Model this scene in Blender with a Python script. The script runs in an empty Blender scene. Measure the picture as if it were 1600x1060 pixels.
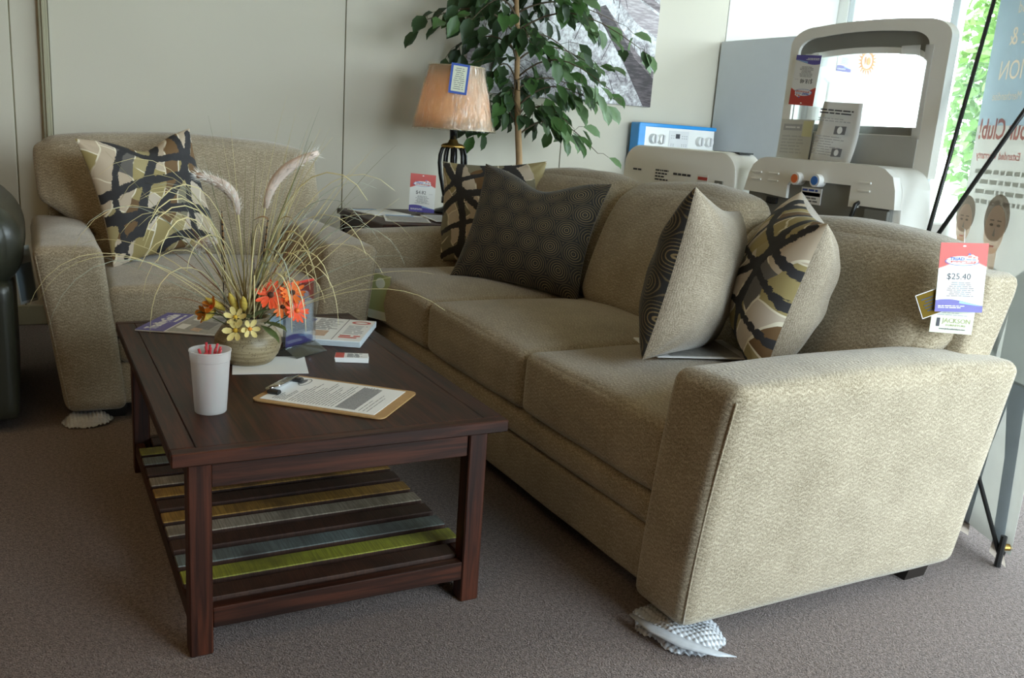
import bpy, math, random
from mathutils import Vector, Matrix, noise
random.seed(7)
R=math.radians
SC=bpy.context.scene
COL=SC.collection
# ------------------------------------------------------------------ camera, world, exposure
def cam_setup():
    f,yaw,pitch,roll,h=1389.12,0.505914,0.231988,0.069808,1.125958
    fw=Vector((math.sin(yaw)*math.cos(pitch),math.cos(yaw)*math.cos(pitch),-math.sin(pitch)))
    r=Vector((math.cos(yaw),-math.sin(yaw),0)); u=r.cross(fw)
    r2=math.cos(roll)*r+math.sin(roll)*u; u2=-math.sin(roll)*r+math.cos(roll)*u
    cd=bpy.data.cameras.new('camera'); cd.sensor_width=36; cd.lens=f*36/1600; cd.clip_start=.05
    co=bpy.data.objects.new('camera',cd); COL.objects.link(co)
    m=Matrix((r2,u2,-fw)).transposed().to_4x4(); m.translation=(0,0,h); co.matrix_world=m
    SC.camera=co
cam_setup()
W=bpy.data.worlds.new('World'); SC.world=W; W.use_nodes=True
wn=W.node_tree; wn.nodes.clear()
o_=wn.nodes.new('ShaderNodeOutputWorld'); b_=wn.nodes.new('ShaderNodeBackground')
b_.inputs['Color'].default_value=(.79,.905,1.0,1); b_.inputs['Strength'].default_value=5.2
wn.links.new(b_.outputs[0],o_.inputs[0])
SC.view_settings.view_transform='Standard'; SC.view_settings.look='None'
SC.view_settings.exposure=1.38; SC.view_settings.gamma=1.0; SC.view_settings.use_curve_mapping=False
def portal(loc,rot,sx,sy):
    l=bpy.data.lights.new('window_portal','AREA'); l.shape='RECTANGLE'; l.size=sx; l.size_y=sy; l.cycles.is_portal=True
    o=bpy.data.objects.new('window_portal',l); COL.objects.link(o); o.location=loc; o.rotation_euler=rot
XW=5.3; YB=5.0; YF=-1.15; XL=-3.6; ZC=2.75
portal((XW+.12,(YB+YF)/2,1.5),(0,R(90),0),2.2,YB-YF)       # daylight enters by the storefront glass
portal((3.3,YF-.12,1.45),(R(90),0,0),4.0,2.3)
# ------------------------------------------------------------------ helpers
def tag(o,label=None,cat=None,group=None,kind=None):
    if label: o['label']=label
    if cat: o['category']=cat
    if group: o['group']=group
    if kind: o['kind']=kind
    return o
def thing(name,loc=(0,0,0),rz=0,label=None,cat=None,group=None,rot=None):
    o=bpy.data.objects.new(name,None); COL.objects.link(o); o.empty_display_size=.05
    o.location=loc; o.rotation_euler=rot if rot else (0,0,rz)
    return tag(o,label,cat,group)
def box(x0,x1,y0,y1,z0,z1):
    v=[(x,y,z) for z in (z0,z1) for y in (y0,y1) for x in (x0,x1)]
    return v,[(0,2,3,1),(4,5,7,6),(0,1,5,4),(2,6,7,3),(0,4,6,2),(1,3,7,5)]
def cbox(x0,x1,y0,y1,z0,z1,c=.003):
    """box with chamfered edges"""
    X,Y,Z=(x0,x1),(y0,y1),(z0,z1); v=[];ix={}
    for i in (0,1):
        for j in (0,1):
            for k in (0,1):
                sx,sy,sz=1-2*i,1-2*j,1-2*k
                for a in range(3):
                    p=[X[i]+sx*c,Y[j]+sy*c,Z[k]+sz*c]; p[a]=(X[i],Y[j],Z[k])[a]
                    ix[(i,j,k,a)]=len(v); v.append(tuple(p))
    f=[]
    f.append([ix[(0,0,0,0)],ix[(0,0,1,0)],ix[(0,1,1,0)],ix[(0,1,0,0)]]); f.append([ix[(1,0,0,0)],ix[(1,1,0,0)],ix[(1,1,1,0)],ix[(1,0,1,0)]])
    f.append([ix[(0,0,0,1)],ix[(1,0,0,1)],ix[(1,0,1,1)],ix[(0,0,1,1)]]); f.append([ix[(0,1,0,1)],ix[(0,1,1,1)],ix[(1,1,1,1)],ix[(1,1,0,1)]])
    f.append([ix[(0,0,0,2)],ix[(0,1,0,2)],ix[(1,1,0,2)],ix[(1,0,0,2)]]); f.append([ix[(0,0,1,2)],ix[(1,0,1,2)],ix[(1,1,1,2)],ix[(0,1,1,2)]])
    for i in (0,1):
        for j in (0,1): f.append([ix[(i,j,0,0)],ix[(i,j,0,1)],ix[(i,j,1,1)],ix[(i,j,1,0)]])
        for k in (0,1): f.append([ix[(i,0,k,0)],ix[(i,0,k,2)],ix[(i,1,k,2)],ix[(i,1,k,0)]])
    for j in (0,1):
        for k in (0,1): f.append([ix[(0,j,k,1)],ix[(0,j,k,2)],ix[(1,j,k,2)],ix[(1,j,k,1)]])
    for i in (0,1):
        for j in (0,1):
            for k in (0,1): f.append([ix[(i,j,k,0)],ix[(i,j,k,1)],ix[(i,j,k,2)]])
    return v,f
def frame_of(d):
    d=d.normalized(); a=Vector((0,0,1)) if abs(d.z)<.9 else Vector((1,0,0))
    s=d.cross(a).normalized(); return s,s.cross(d).normalized()
def tube(pts,rad,n=8,cap=True,flat=1.0):
    pts=[Vector(p) for p in pts]; v=[];f=[]; m=len(pts); up=None
    for i,p in enumerate(pts):
        d=(pts[min(i+1,m-1)]-pts[max(i-1,0)])
        if d.length<1e-9: d=Vector((0,0,1))
        d.normalize()
        if up is None: s,up=frame_of(d)
        else:
            s=d.cross(up); s=s.normalized() if s.length>1e-6 else frame_of(d)[0]; up=s.cross(d)
        r=rad[i] if hasattr(rad,'__len__') else rad
        for k in range(n):
            a=2*math.pi*k/n; v.append(tuple(p+s*(math.cos(a)*r)+up*(math.sin(a)*r*flat)))
    for i in range(m-1):
        for k in range(n):
            f.append((i*n+k,i*n+(k+1)%n,(i+1)*n+(k+1)%n,(i+1)*n+k))
    if cap: f.append(tuple(reversed(range(n)))); f.append(tuple(range((m-1)*n,m*n)))
    return v,f
def lathe(prof,n=32,c=(0,0,0)):
    v=[];f=[];m=len(prof)
    for r,z in prof:
        for k in range(n):
            a=2*math.pi*k/n; v.append((c[0]+r*math.cos(a),c[1]+r*math.sin(a),c[2]+z))
    for i in range(m-1):
        for k in range(n): f.append((i*n+k,i*n+(k+1)%n,(i+1)*n+(k+1)%n,(i+1)*n+k))
    if prof[0][0]>1e-5: f.append(tuple(reversed(range(n))))
    if prof[-1][0]>1e-5: f.append(tuple(range((m-1)*n,m*n)))
    return v,f
def prism(poly,d0,d1,axis='y'):
    """poly of (a,b); axis y: (x,z) plane, z: (x,y) plane, x: (y,z) plane"""
    def P(a,b,d): return (a,d,b) if axis=='y' else ((a,b,d) if axis=='z' else (d,a,b))
    n=len(poly); v=[P(a,b,d0) for a,b in poly]+[P(a,b,d1) for a,b in poly]
    f=[tuple(range(n)),tuple(reversed(range(n,2*n)))]+[(i,i+n,(i+1)%n+n,(i+1)%n) for i in range(n)]
    return v,f
def ring_prism(outer,inner,d0,d1,axis='x'):
    def P(a,b,d): return (a,d,b) if axis=='y' else ((a,b,d) if axis=='z' else (d,a,b))
    n=len(outer); v=[P(*p,d0) for p in outer]+[P(*p,d0) for p in inner]+[P(*p,d1) for p in outer]+[P(*p,d1) for p in inner]; f=[]
    for i in range(n):
        j=(i+1)%n
        f+= [(i,j,n+j,n+i),(2*n+i,3*n+i,3*n+j,2*n+j),(i,2*n+i,2*n+j,j),(n+i,n+j,3*n+j,3*n+i)]
    return v,f
def xf(g,M):
    return [tuple(M@Vector(p)) for p in g[0]],g[1]
def shift(g,d): return [(p[0]+d[0],p[1]+d[1],p[2]+d[2]) for p in g[0]],g[1]
def box_uv(me):
    uv=me.uv_layers.new(name='UVMap')
    vs=me.vertices
    for p in me.polygons:
        n=p.normal; ax,ay,az=abs(n.x),abs(n.y),abs(n.z)
        for li in p.loop_indices:
            c=vs[me.loops[li].vertex_index].co
            uv.data[li].uv=(c.y,c.z) if ax>=ay and ax>=az else ((c.x,c.z) if ay>=az else (c.x,c.y))
def fixn(me):
    import bmesh
    bm=bmesh.new(); bm.from_mesh(me); bmesh.ops.recalc_face_normals(bm,faces=bm.faces); bm.to_mesh(me); bm.free()
def mesh(name,geos,smooth=False,uv=True,fix=True):
    V=[];F=[]
    if isinstance(geos,tuple): geos=[geos]
    for v,f in geos:
        b=len(V); V+=list(v); F+=[tuple(i+b for i in q) for q in f]
    me=bpy.data.meshes.new(name); me.from_pydata(V,[],F)
    if fix: fixn(me)
    if smooth is True: me.polygons.foreach_set('use_smooth',[True]*len(me.polygons))
    me.update()
    if uv: box_uv(me)
    if smooth and smooth is not True: me.shade_auto(smooth) if hasattr(me,'shade_auto') else me.polygons.foreach_set('use_smooth',[True]*len(me.polygons))
    return me
def obj(name,geos,mat,parent=None,smooth=False,label=None,cat=None,group=None,kind=None,loc=None,uv=True,fix=True):
    me=geos if isinstance(geos,bpy.types.Mesh) else mesh(name,geos,smooth,uv,fix)
    if mat and not len(me.materials): me.materials.append(mat)
    o=bpy.data.objects.new(name,me); COL.objects.link(o)
    if parent: o.parent=parent
    if loc: o.location=loc
    return tag(o,label,cat,group,kind)
def smooth_by_angle(o,deg=35):
    me=o.data; import bmesh
    bm=bmesh.new(); bm.from_mesh(me)
    for f in bm.faces: f.smooth=True
    for e in bm.edges:
        if len(e.link_faces)==2 and e.calc_face_angle(0)>R(deg): e.smooth=False
    bm.to_mesh(me); bm.free(); return o
# ---- soft shapes
def softbox(h,r=.04,n=22,puff=(0,0,0),amp=0,freq=5,warp=None,c=(0,0,0),seed=0):
    hx,hy,hz=h; idx={}; V=[];F=[]
    def T(i): t=2*i/n-1; return math.copysign(1-(1-abs(t))**1.5,t)
    def vid(i,j,k):
        key=(i,j,k)
        if key in idx: return idx[key]
        q=Vector((T(i),T(j),T(k))); p=Vector((q.x*hx,q.y*hy,q.z*hz))
        rr=min(r,hx,hy,hz)
        inn=Vector([max(-(s-rr),min(s-rr,a)) for a,s in zip(p,(hx,hy,hz))]); d=p-inn
        if d.length>1e-7: p=inn+d.normalized()*rr
        X,Y,Z=1-q.x*q.x,1-q.y*q.y,1-q.z*q.z
        p.x+=puff[0]*q.x*Y*Z; p.y+=puff[1]*q.y*X*Z; p.z+=puff[2]*q.z*X*Y
        if amp:
            w=noise.noise_vector((p+Vector((seed*7.3,seed*3.1,0)))*freq); p+=w*amp
        if warp: p=Vector(warp(p,q))
        idx[key]=len(V); V.append(tuple(p+Vector(c))); return idx[key]
    for s in (0,n):
        for a in range(n):
            for b in range(n):
                F.append((vid(s,a,b),vid(s,a+1,b),vid(s,a+1,b+1),vid(s,a,b+1)))
                F.append((vid(a,s,b),vid(a+1,s,b),vid(a+1,s,b+1),vid(a,s,b+1)))
                F.append((vid(a,b,s),vid(a+1,b,s),vid(a+1,b+1,s),vid(a,b+1,s)))
    return V,F
# ---- node helpers
class NT:
    def __init__(s,name):
        s.m=bpy.data.materials.new(name); s.m.use_nodes=True; s.t=s.m.node_tree; s.N=s.t.nodes; s.p=s.N['Principled BSDF']; s.out=s.N['Material Output']
    def n(s,t,**k):
        o=s.N.new(t)
        for a,b in k.items(): setattr(o,a,b)
        return o
    def l(s,a,b): s.t.links.new(a,b)
    def set(s,sock,v):
        if hasattr(v,'is_linked') or isinstance(v,bpy.types.NodeSocket): s.l(v,sock)
        else: sock.default_value=v
    def math(s,op,a,b=None,c=None,clamp=False):
        o=s.n('ShaderNodeMath',operation=op,use_clamp=clamp); s.set(o.inputs[0],a)
        if b is not None: s.set(o.inputs[1],b)
        if c is not None: s.set(o.inputs[2],c)
        return o.outputs[0]
    def vm(s,op,a,b=None,out=0):
        o=s.n('ShaderNodeVectorMath',operation=op); s.set(o.inputs[0],a)
        if b is not None:
            if op=='SCALE': s.set(o.inputs['Scale'],b)
            else: s.set(o.inputs[1],b)
        return o.outputs[out]
    def mix(s,fac,a,b):
        o=s.n('ShaderNodeMix',data_type='RGBA'); s.set(o.inputs[0],fac); 
        s.set(o.inputs[6],(*a,1) if isinstance(a,tuple) and len(a)==3 else a); s.set(o.inputs[7],(*b,1) if isinstance(b,tuple) and len(b)==3 else b); return o.outputs[2]
    def noise(s,vec,scale,detail=3,rough=.5,dist=0):
        o=s.n('ShaderNodeTexNoise'); s.l(vec,o.inputs['Vector']); o.inputs['Scale'].default_value=scale; o.inputs['Detail'].default_value=detail; o.inputs['Roughness'].default_value=rough; o.inputs['Distortion'].default_value=dist; return o
    def ramp(s,fac,stops,interp='LINEAR'):
        o=s.n('ShaderNodeValToRGB'); s.l(fac,o.inputs[0]); cr=o.color_ramp; cr.interpolation=interp
        while len(cr.elements)<len(stops): cr.elements.new(.5)
        for e,(p,c) in zip(cr.elements,stops): e.position=p; e.color=(*c,1) if len(c)==3 else c
        return o.outputs[0]
    def smooth(s,v,a,b):
        o=s.n('ShaderNodeMapRange',interpolation_type='SMOOTHSTEP'); s.set(o.inputs[0],v); o.inputs[1].default_value=a; o.inputs[2].default_value=b; return o.outputs[0]
    def uv(s): return s.n('ShaderNodeTexCoord').outputs['UV']
    def ob(s): return s.n('ShaderNodeTexCoord').outputs['Object']
    def bump(s,h,strength=.5,dist=.002):
        o=s.n('ShaderNodeBump'); s.l(h,o.inputs['Height']); o.inputs['Strength'].default_value=strength; o.inputs['Distance'].default_value=dist; s.l(o.outputs[0],s.p.inputs['Normal'])
    def base(s,c): s.set(s.p.inputs['Base Color'],(*c,1) if isinstance(c,tuple) and len(c)==3 else c)
    def rough(s,r): s.set(s.p.inputs['Roughness'],r)
def plain(name,c,rough=.5,metal=0,var=.08,scale=12,bump=0,bscale=200,coat=0,alpha=None,trans=0,spec=None):
    k=NT(name); o=k.ob(); n=k.noise(o,scale,3)
    k.base(k.mix(n.outputs[0],tuple(x*(1-var) for x in c),tuple(min(1,x*(1+var)) for x in c))); k.rough(rough); k.p.inputs['Metallic'].default_value=metal
    if bump: k.bump(k.noise(o,bscale,2).outputs[0],bump,.002)
    if coat: k.p.inputs['Coat Weight'].default_value=coat; k.p.inputs['Coat Roughness'].default_value=.08
    if trans: k.p.inputs['Transmission Weight'].default_value=trans
    if alpha is not None: k.p.inputs['Alpha'].default_value=alpha
    if spec is not None: k.p.inputs['Specular IOR Level'].default_value=spec
    return k.m
M={}
def fabric(name,dark,light,zig=.034,amp=.008,pitch=.0115,strength=.75):
    k=NT(name); uv=k.uv(); sp=k.n('ShaderNodeSeparateXYZ')
    nd=k.noise(uv,75,3); wob=k.math('MULTIPLY',k.math('SUBTRACT',nd.outputs[0],.5),.011)
    k.l(uv,sp.inputs[0])
    tri=k.math('PINGPONG',sp.outputs[0],zig/2)
    v=k.math('ADD',k.math('ADD',sp.outputs[1],k.math('MULTIPLY',tri,amp*2/zig)),wob)
    st=k.math('MULTIPLY_ADD',k.math('SINE',k.math('MULTIPLY',v,2*math.pi/pitch)),.5,.5)
    fine=k.noise(uv,270,3,.7); big=k.noise(uv,9,3)
    mp=k.n('ShaderNodeMapping'); mp.inputs['Scale'].default_value=(170,520,1); k.l(uv,mp.inputs[0]); yarn=k.noise(mp.outputs[0],1,1)
    h=k.math('ADD',k.math('MULTIPLY',st,.22),k.math('ADD',k.math('MULTIPLY',fine.outputs[0],.45),k.math('MULTIPLY',yarn.outputs[0],.4)))
    fac=k.math('ADD',k.math('MULTIPLY',k.math('MULTIPLY',st,k.math('MULTIPLY_ADD',k.smooth(k.noise(uv,70,3).outputs[0],.35,.65),.75,.1)),.30),k.math('ADD',k.math('MULTIPLY',k.smooth(fine.outputs[0],.36,.64),.42),k.math('ADD',k.math('MULTIPLY',yarn.outputs[0],.22),k.math('MULTIPLY',k.math('SUBTRACT',big.outputs[0],.5),.35))))
    k.base(k.mix(fac,dark,light)); k.rough(.92); k.p.inputs['Specular IOR Level'].default_value=.25
    k.p.inputs['Sheen Weight'].default_value=.35; k.p.inputs['Sheen Roughness'].default_value=.5
    k.bump(h,strength,.004); return k.m
M['fab']=fabric('tan_chenille',(.135,.100,.052),(.62,.525,.385),strength=.5)
M['fab_pillow']=fabric('tan_pillow_chenille',(.14,.108,.07),(.46,.385,.29),zig=.02,amp=.001,pitch=.006,strength=.4)
def wood(name,dark,light,rough=.35,sx=3,sy=60,coat=.25,axis=0):
    k=NT(name); o=k.ob(); mp=k.n('ShaderNodeMapping'); sc=[sy,sy,sy]; sc[axis]=sx; mp.inputs['Scale'].default_value=sc; k.l(o,mp.inputs[0])
    n=k.noise(mp.outputs[0],1,5,.6,.8); n2=k.noise(o,4,2)
    f=k.math('ADD',k.math('MULTIPLY',k.smooth(n.outputs[0],.3,.7),.7),k.math('MULTIPLY',n2.outputs[0],.4))
    k.base(k.mix(k.math('POWER',f,1.5),dark,light)); k.p.inputs['Specular IOR Level'].default_value=.3; k.rough(rough); k.p.inputs['Coat Weight'].default_value=coat; k.p.inputs['Coat Roughness'].default_value=.25
    k.bump(n.outputs[0],.12,.001); return k.m
M['wood_y']=wood('dark_walnut_lengthwise',(.008,.0024,.0012),(.075,.0205,.0085),rough=.5,coat=.1,axis=1)
M['wood_x']=wood('dark_walnut_crosswise',(.008,.0024,.0012),(.080,.0215,.009),rough=.5,coat=.1,axis=0)
M['wood_z']=wood('dark_walnut_upright',(.007,.002,.0012),(.095,.024,.0095),rough=.5,coat=.1,axis=2)
def slatmat(name,c,d):
    k=NT(name); o=k.ob(); mp=k.n('ShaderNodeMapping'); mp.inputs['Scale'].default_value=(330,14,14); k.l(o,mp.inputs[0])
    saw=k.noise(mp.outputs[0],1,1,.5,.2); n2=k.noise(o,9,4)
    f=k.math('MULTIPLY',k.math('MULTIPLY_ADD',k.smooth(saw.outputs[0],.35,.65),.55,.45),k.smooth(n2.outputs[0],.25,.6))
    k.base(k.mix(f,d,c)); k.rough(.55); k.bump(saw.outputs[0],.35,.002); return k.m
SL={'lime':slatmat('lime_paint',(.30,.31,.035),(.11,.10,.02)),'blue':slatmat('bluegrey_paint',(.15,.18,.17),(.06,.06,.055)),
    'brown':slatmat('brown_stain',(.055,.022,.012),(.02,.008,.005)),'beige':slatmat('limewash_paint',(.34,.29,.22),(.10,.075,.05)),
    'ochre':slatmat('ochre_paint',(.36,.20,.04),(.11,.055,.015))}
def carpet():
    k=NT('loop_carpet'); o=k.ob(); a=k.noise(o,240,3,.75); b=k.n('ShaderNodeTexVoronoi'); k.l(o,b.inputs['Vector']); b.inputs['Scale'].default_value=260
    c=k.noise(o,2.2,3); d=k.noise(o,95,2)
    f=k.math('ADD',k.math('MULTIPLY',k.smooth(a.outputs[0],.34,.66),.7),k.math('MULTIPLY',k.smooth(d.outputs[0],.35,.65),.3))
    col=k.mix(f,(.060,.042,.036),(.31,.245,.225)); col=k.mix(k.math('MULTIPLY',c.outputs[0],.25),col,(.12,.09,.075))
    k.base(col); k.rough(.97); k.p.inputs['Specular IOR Level'].default_value=.1; k.p.inputs['Sheen Weight'].default_value=.15
    k.bump(k.math('ADD',a.outputs[0],k.math('MULTIPLY',b.outputs['Distance'],1.0)),.6,.004); return k.m
M['carpet']=carpet()
M['wall']=plain('cream_wall_paint',(.58,.54,.45),.75,var=.03,scale=2,bump=.08,bscale=150)
M['wall_white']=plain('white_wall_paint',(.74,.73,.69),.75,var=.02,scale=2)
M['ceil']=plain('ceiling_paint',(.36,.30,.22),.9,var=.03)
M['trim']=plain('olive_trim_paint',(.33,.30,.20),.55,var=.05)
M['alu']=plain('white_window_metal',(.62,.66,.68),.4,var=.03)
M['leather']=plain('dark_olive_leather',(.032,.033,.022),.33,var=.3,scale=5,bump=.15,bscale=90)
M['black']=plain('black_plastic',(.012,.012,.012),.4)
M['blackwood']=plain('black_foot_wood',(.014,.010,.008),.45)
M['white']=plain('white_enamel',(.86,.86,.84),.28,var=.015,coat=.3)
M['cream']=plain('ivory_enamel',(.88,.87,.82),.3,var=.015,coat=.3)
M['grey']=plain('grey_plastic',(.20,.20,.185),.5,var=.05)
M['fridge']=plain('grey_textured_metal',(.62,.65,.68),.55,var=.03,bump=.1,bscale=300)
M['paper']=plain('white_paper',(.80,.80,.79),.7,var=.02)
M['ink']=plain('grey_ink',(.16,.16,.17),.7)
M['ink_dark']=plain('black_ink',(.05,.05,.06),.7)
M['ink_light']=plain('light_grey_ink',(.42,.42,.43),.7)
M['red']=plain('red_print',(.52,.045,.03),.4)
M['redlt']=plain('light_red_print',(.70,.20,.15),.4)
M['purple']=plain('purple_print',(.105,.085,.36),.4)
M['blue']=plain('blue_print',(.045,.10,.42),.4)
M['skyblue']=plain('pale_blue_print',(.26,.44,.70),.4)
M['blue_film']=plain('blue_protective_film',(.03,.30,.75),.25,var=.1)
M['aqua_film']=plain('aqua_film',(.15,.62,.66),.3)
M['olive_card']=plain('olive_card',(.36,.38,.16),.6)
M['cardstock']=plain('pale_green_card',(.66,.68,.54),.6)
M['gold_card']=plain('gold_card',(.15,.095,.014),.85,spec=.1)
M['hardboard']=plain('tan_hardboard',(.42,.25,.10),.6,var=.15,scale=60)
M['chrome']=plain('chrome',(.75,.75,.76),.15,1.0,var=.02)
M['gold']=plain('aged_gold',(.42,.26,.07),.35,.9,var=.1)
M['blackmetal']=plain('black_lacquer_metal',(.01,.01,.011),.25,.3)
M['photo']=plain('printed_photo',(.34,.33,.31),.4,var=.5,scale=70)
M['photo2']=plain('printed_photo_dark',(.16,.15,.15),.4,var=.6,scale=60)
M['photo3']=plain('printed_photo_tan',(.55,.36,.24),.4,var=.4,scale=60)
M['pen']=plain('red_pen_plastic',(.50,.035,.05),.35)
def glassy(name,c,alpha,rough=.05,wr=0):
    k=NT(name); k.N.remove(k.p); t=k.n('ShaderNodeBsdfTransparent'); t.inputs[0].default_value=(*c,1)
    g=k.n('ShaderNodeBsdfGlossy'); g.inputs['Roughness'].default_value=rough; g.inputs['Color'].default_value=(1,1,1,1)
    m=k.n('ShaderNodeMixShader'); fr=k.n('ShaderNodeFresnel'); fr.inputs['IOR'].default_value=1.45
    k.l(k.math('ADD',k.math('MULTIPLY',fr.outputs[0],.8),alpha,clamp=True),m.inputs[0])
    k.l(t.outputs[0],m.inputs[1]); k.l(g.outputs[0],m.inputs[2]); k.l(m.outputs[0],k.out.inputs[0])
    if wr:
        mp=k.n('ShaderNodeMapping'); mp.inputs['Scale'].default_value=(wr,wr,wr*.18); k.l(k.ob(),mp.inputs[0])
        nz=k.noise(mp.outputs[0],1,3,.6,1.5); b=k.n('ShaderNodeBump'); b.inputs['Strength'].default_value=1; b.inputs['Distance'].default_value=.02; k.l(nz.outputs[0],b.inputs['Height']); k.l(b.outputs[0],g.inputs['Normal']); k.l(b.outputs[0],fr.inputs['Normal'])
    return k.m
M['glass']=glassy('window_glass',(.97,.99,.98),.0)
M['acrylic']=glassy('clear_acrylic',(.93,.95,.97),.04)
M['wrap']=glassy('clear_plastic_wrap',(.97,.96,.94),.03,.12,wr=26)
M['tape']=plain('milky_tape',(.86,.86,.85),.3,alpha=.4)
def translucent(name,c,tr=.5,rough=.6):
    k=NT(name); d=k.n('ShaderNodeBsdfDiffuse'); t=k.n('ShaderNodeBsdfTranslucent'); n=k.noise(k.ob(),14,3)
    col=k.mix(n.outputs[0],tuple(x*.94 for x in c),tuple(min(1,x*1.05) for x in c)); k.l(col,d.inputs[0]); k.l(col,t.inputs[0])
    m=k.n('ShaderNodeMixShader'); m.inputs[0].default_value=tr; k.l(d.outputs[0],m.inputs[1]); k.l(t.outputs[0],m.inputs[2]); k.l(m.outputs[0],k.out.inputs[0]); return k.m
M['shade']=translucent('peach_lamp_shade',(.74,.60,.46),.45)
M['banner']=translucent('translucent_banner_cloth',(.70,.69,.65),.55); M['banner_blue']=translucent('pale_blue_banner_cloth',(.56,.63,.66),.5)
for nm,c in {'b_blue':(.52,.60,.64),'b_cream':(.80,.72,.62),'b_red':(.82,.55,.53),'b_grey':(.68,.68,.65),'b_skin':(.97,.86,.78),'b_hair':(.56,.51,.46),'b_shirt':(.72,.74,.74),'b_jean':(.50,.53,.56),'b_shoe':(.62,.57,.52)}.items(): M[nm]=translucent('banner_print_'+nm[2:],c,.85 if nm!='b_cream' else .55)
def cupmat():
    k=NT('frosted_cup_plastic'); p=k.p; p.inputs['Base Color'].default_value=(.83,.82,.80,1); p.inputs['Roughness'].default_value=.35
    n=k.noise(k.ob(),20,2); k.base(k.mix(n.outputs[0],(.68,.67,.65),(.76,.74,.72)))
    t=k.n('ShaderNodeBsdfTransparent'); tl=k.n('ShaderNodeBsdfTranslucent'); tl.inputs[0].default_value=(.85,.84,.82,1)
    m1=k.n('ShaderNodeMixShader'); m1.inputs[0].default_value=.4; k.l(p.outputs[0],m1.inputs[1]); k.l(tl.outputs[0],m1.inputs[2])
    m=k.n('ShaderNodeMixShader'); m.inputs[0].default_value=.38; k.l(m1.outputs[0],m.inputs[1]); k.l(t.outputs[0],m.inputs[2]); k.l(m.outputs[0],k.out.inputs[0]); return k.m
M['cup']=cupmat()
# ---- text and prints.  Flat printed things are made in the local XZ plane, facing local -Y
TXT=[]
def text_geo(s,size,align='CENTER',bold=0,ext=.0002):
    cu=bpy.data.curves.new('t','FONT'); cu.body=s; cu.size=size; cu.align_x=align; cu.extrude=ext; cu.offset=bold*size; cu.resolution_u=2
    o=bpy.data.objects.new('t',cu); COL.objects.link(o)
    dg=bpy.context.evaluated_depsgraph_get(); me=bpy.data.meshes.new_from_object(o.evaluated_get(dg))
    v=[tuple(x.co) for x in me.vertices]; f=[tuple(p.vertices) for p in me.polygons]
    bpy.data.objects.remove(o); bpy.data.curves.remove(cu); bpy.data.meshes.remove(me)
    return v,f
def text(parent,s,size,x,z,mat,y=-.0012,align='CENTER',bold=0,sx=1,name='lettering',mirror=False,ext=.0002):
    v,f=text_geo(s,size,align,bold,ext); k=-1 if mirror else 1
    v=[(x+k*p[0]*sx,y-p[2],z+p[1]) for p in v]
    return obj(name,(v,f),mat,parent)
def lines(parent,x0,x1,z0,z1,rows,mat,y=-.0012,h=.45,seed=0,name='small_print',center=False,fill=(.6,1),dy=.0004):
    rnd=random.Random(seed); G=[]; st=(z1-z0)/rows
    for i in range(rows):
        z=z1-(i+.5)*st; L=(x1-x0)*rnd.uniform(*fill); x=(x0+x1-L)/2 if center else x0; e=x+L
        while x<e-1e-6:
            w=min(e-x,rnd.uniform(1.2,4)*st); G.append(box(x,x+w,y-dy,y,z-st*h/2,z+st*h/2)); x+=w+st*.45
    return obj(name,G,mat,parent)
def curve_band(x0,x1,f0,f1,n=14):
    a=[(x0+(x1-x0)*i/n) for i in range(n+1)]
    return [(x,f0(x)) for x in a]+[(x,f1(x)) for x in reversed(a)]
def band(parent,x0,x1,f0,f1,mat,name,y=-.0011,d=.0004,n=14):
    G=[]; 
    for i in range(n):
        a=x0+(x1-x0)*i/n; b=x0+(x1-x0)*(i+1)/n
        G.append(prism([(a,f0(a)),(b,f0(b)),(b,f1(b)),(a,f1(a))],y-d,y))
    return obj(name,G,mat,parent)
def ellipse_ring(cx,cz,rx,rz,w,y,d=.0004,n=28,a0=0,a1=2*math.pi):
    G=[]
    for i in range(n):
        a=a0+(a1-a0)*i/n; b=a0+(a1-a0)*(i+1)/n
        P=lambda t,k:(cx+(rx-k)*math.cos(t),cz+(rz-k*.6)*math.sin(t))
        G.append(prism([P(a,0),P(b,0),P(b,w),P(a,w)],y-d,y))
    return G
def ellipse(cx,cz,rx,rz,n=20): return [(cx+rx*math.cos(2*math.pi*i/n),cz+rz*math.sin(2*math.pi*i/n)) for i in range(n)]
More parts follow.
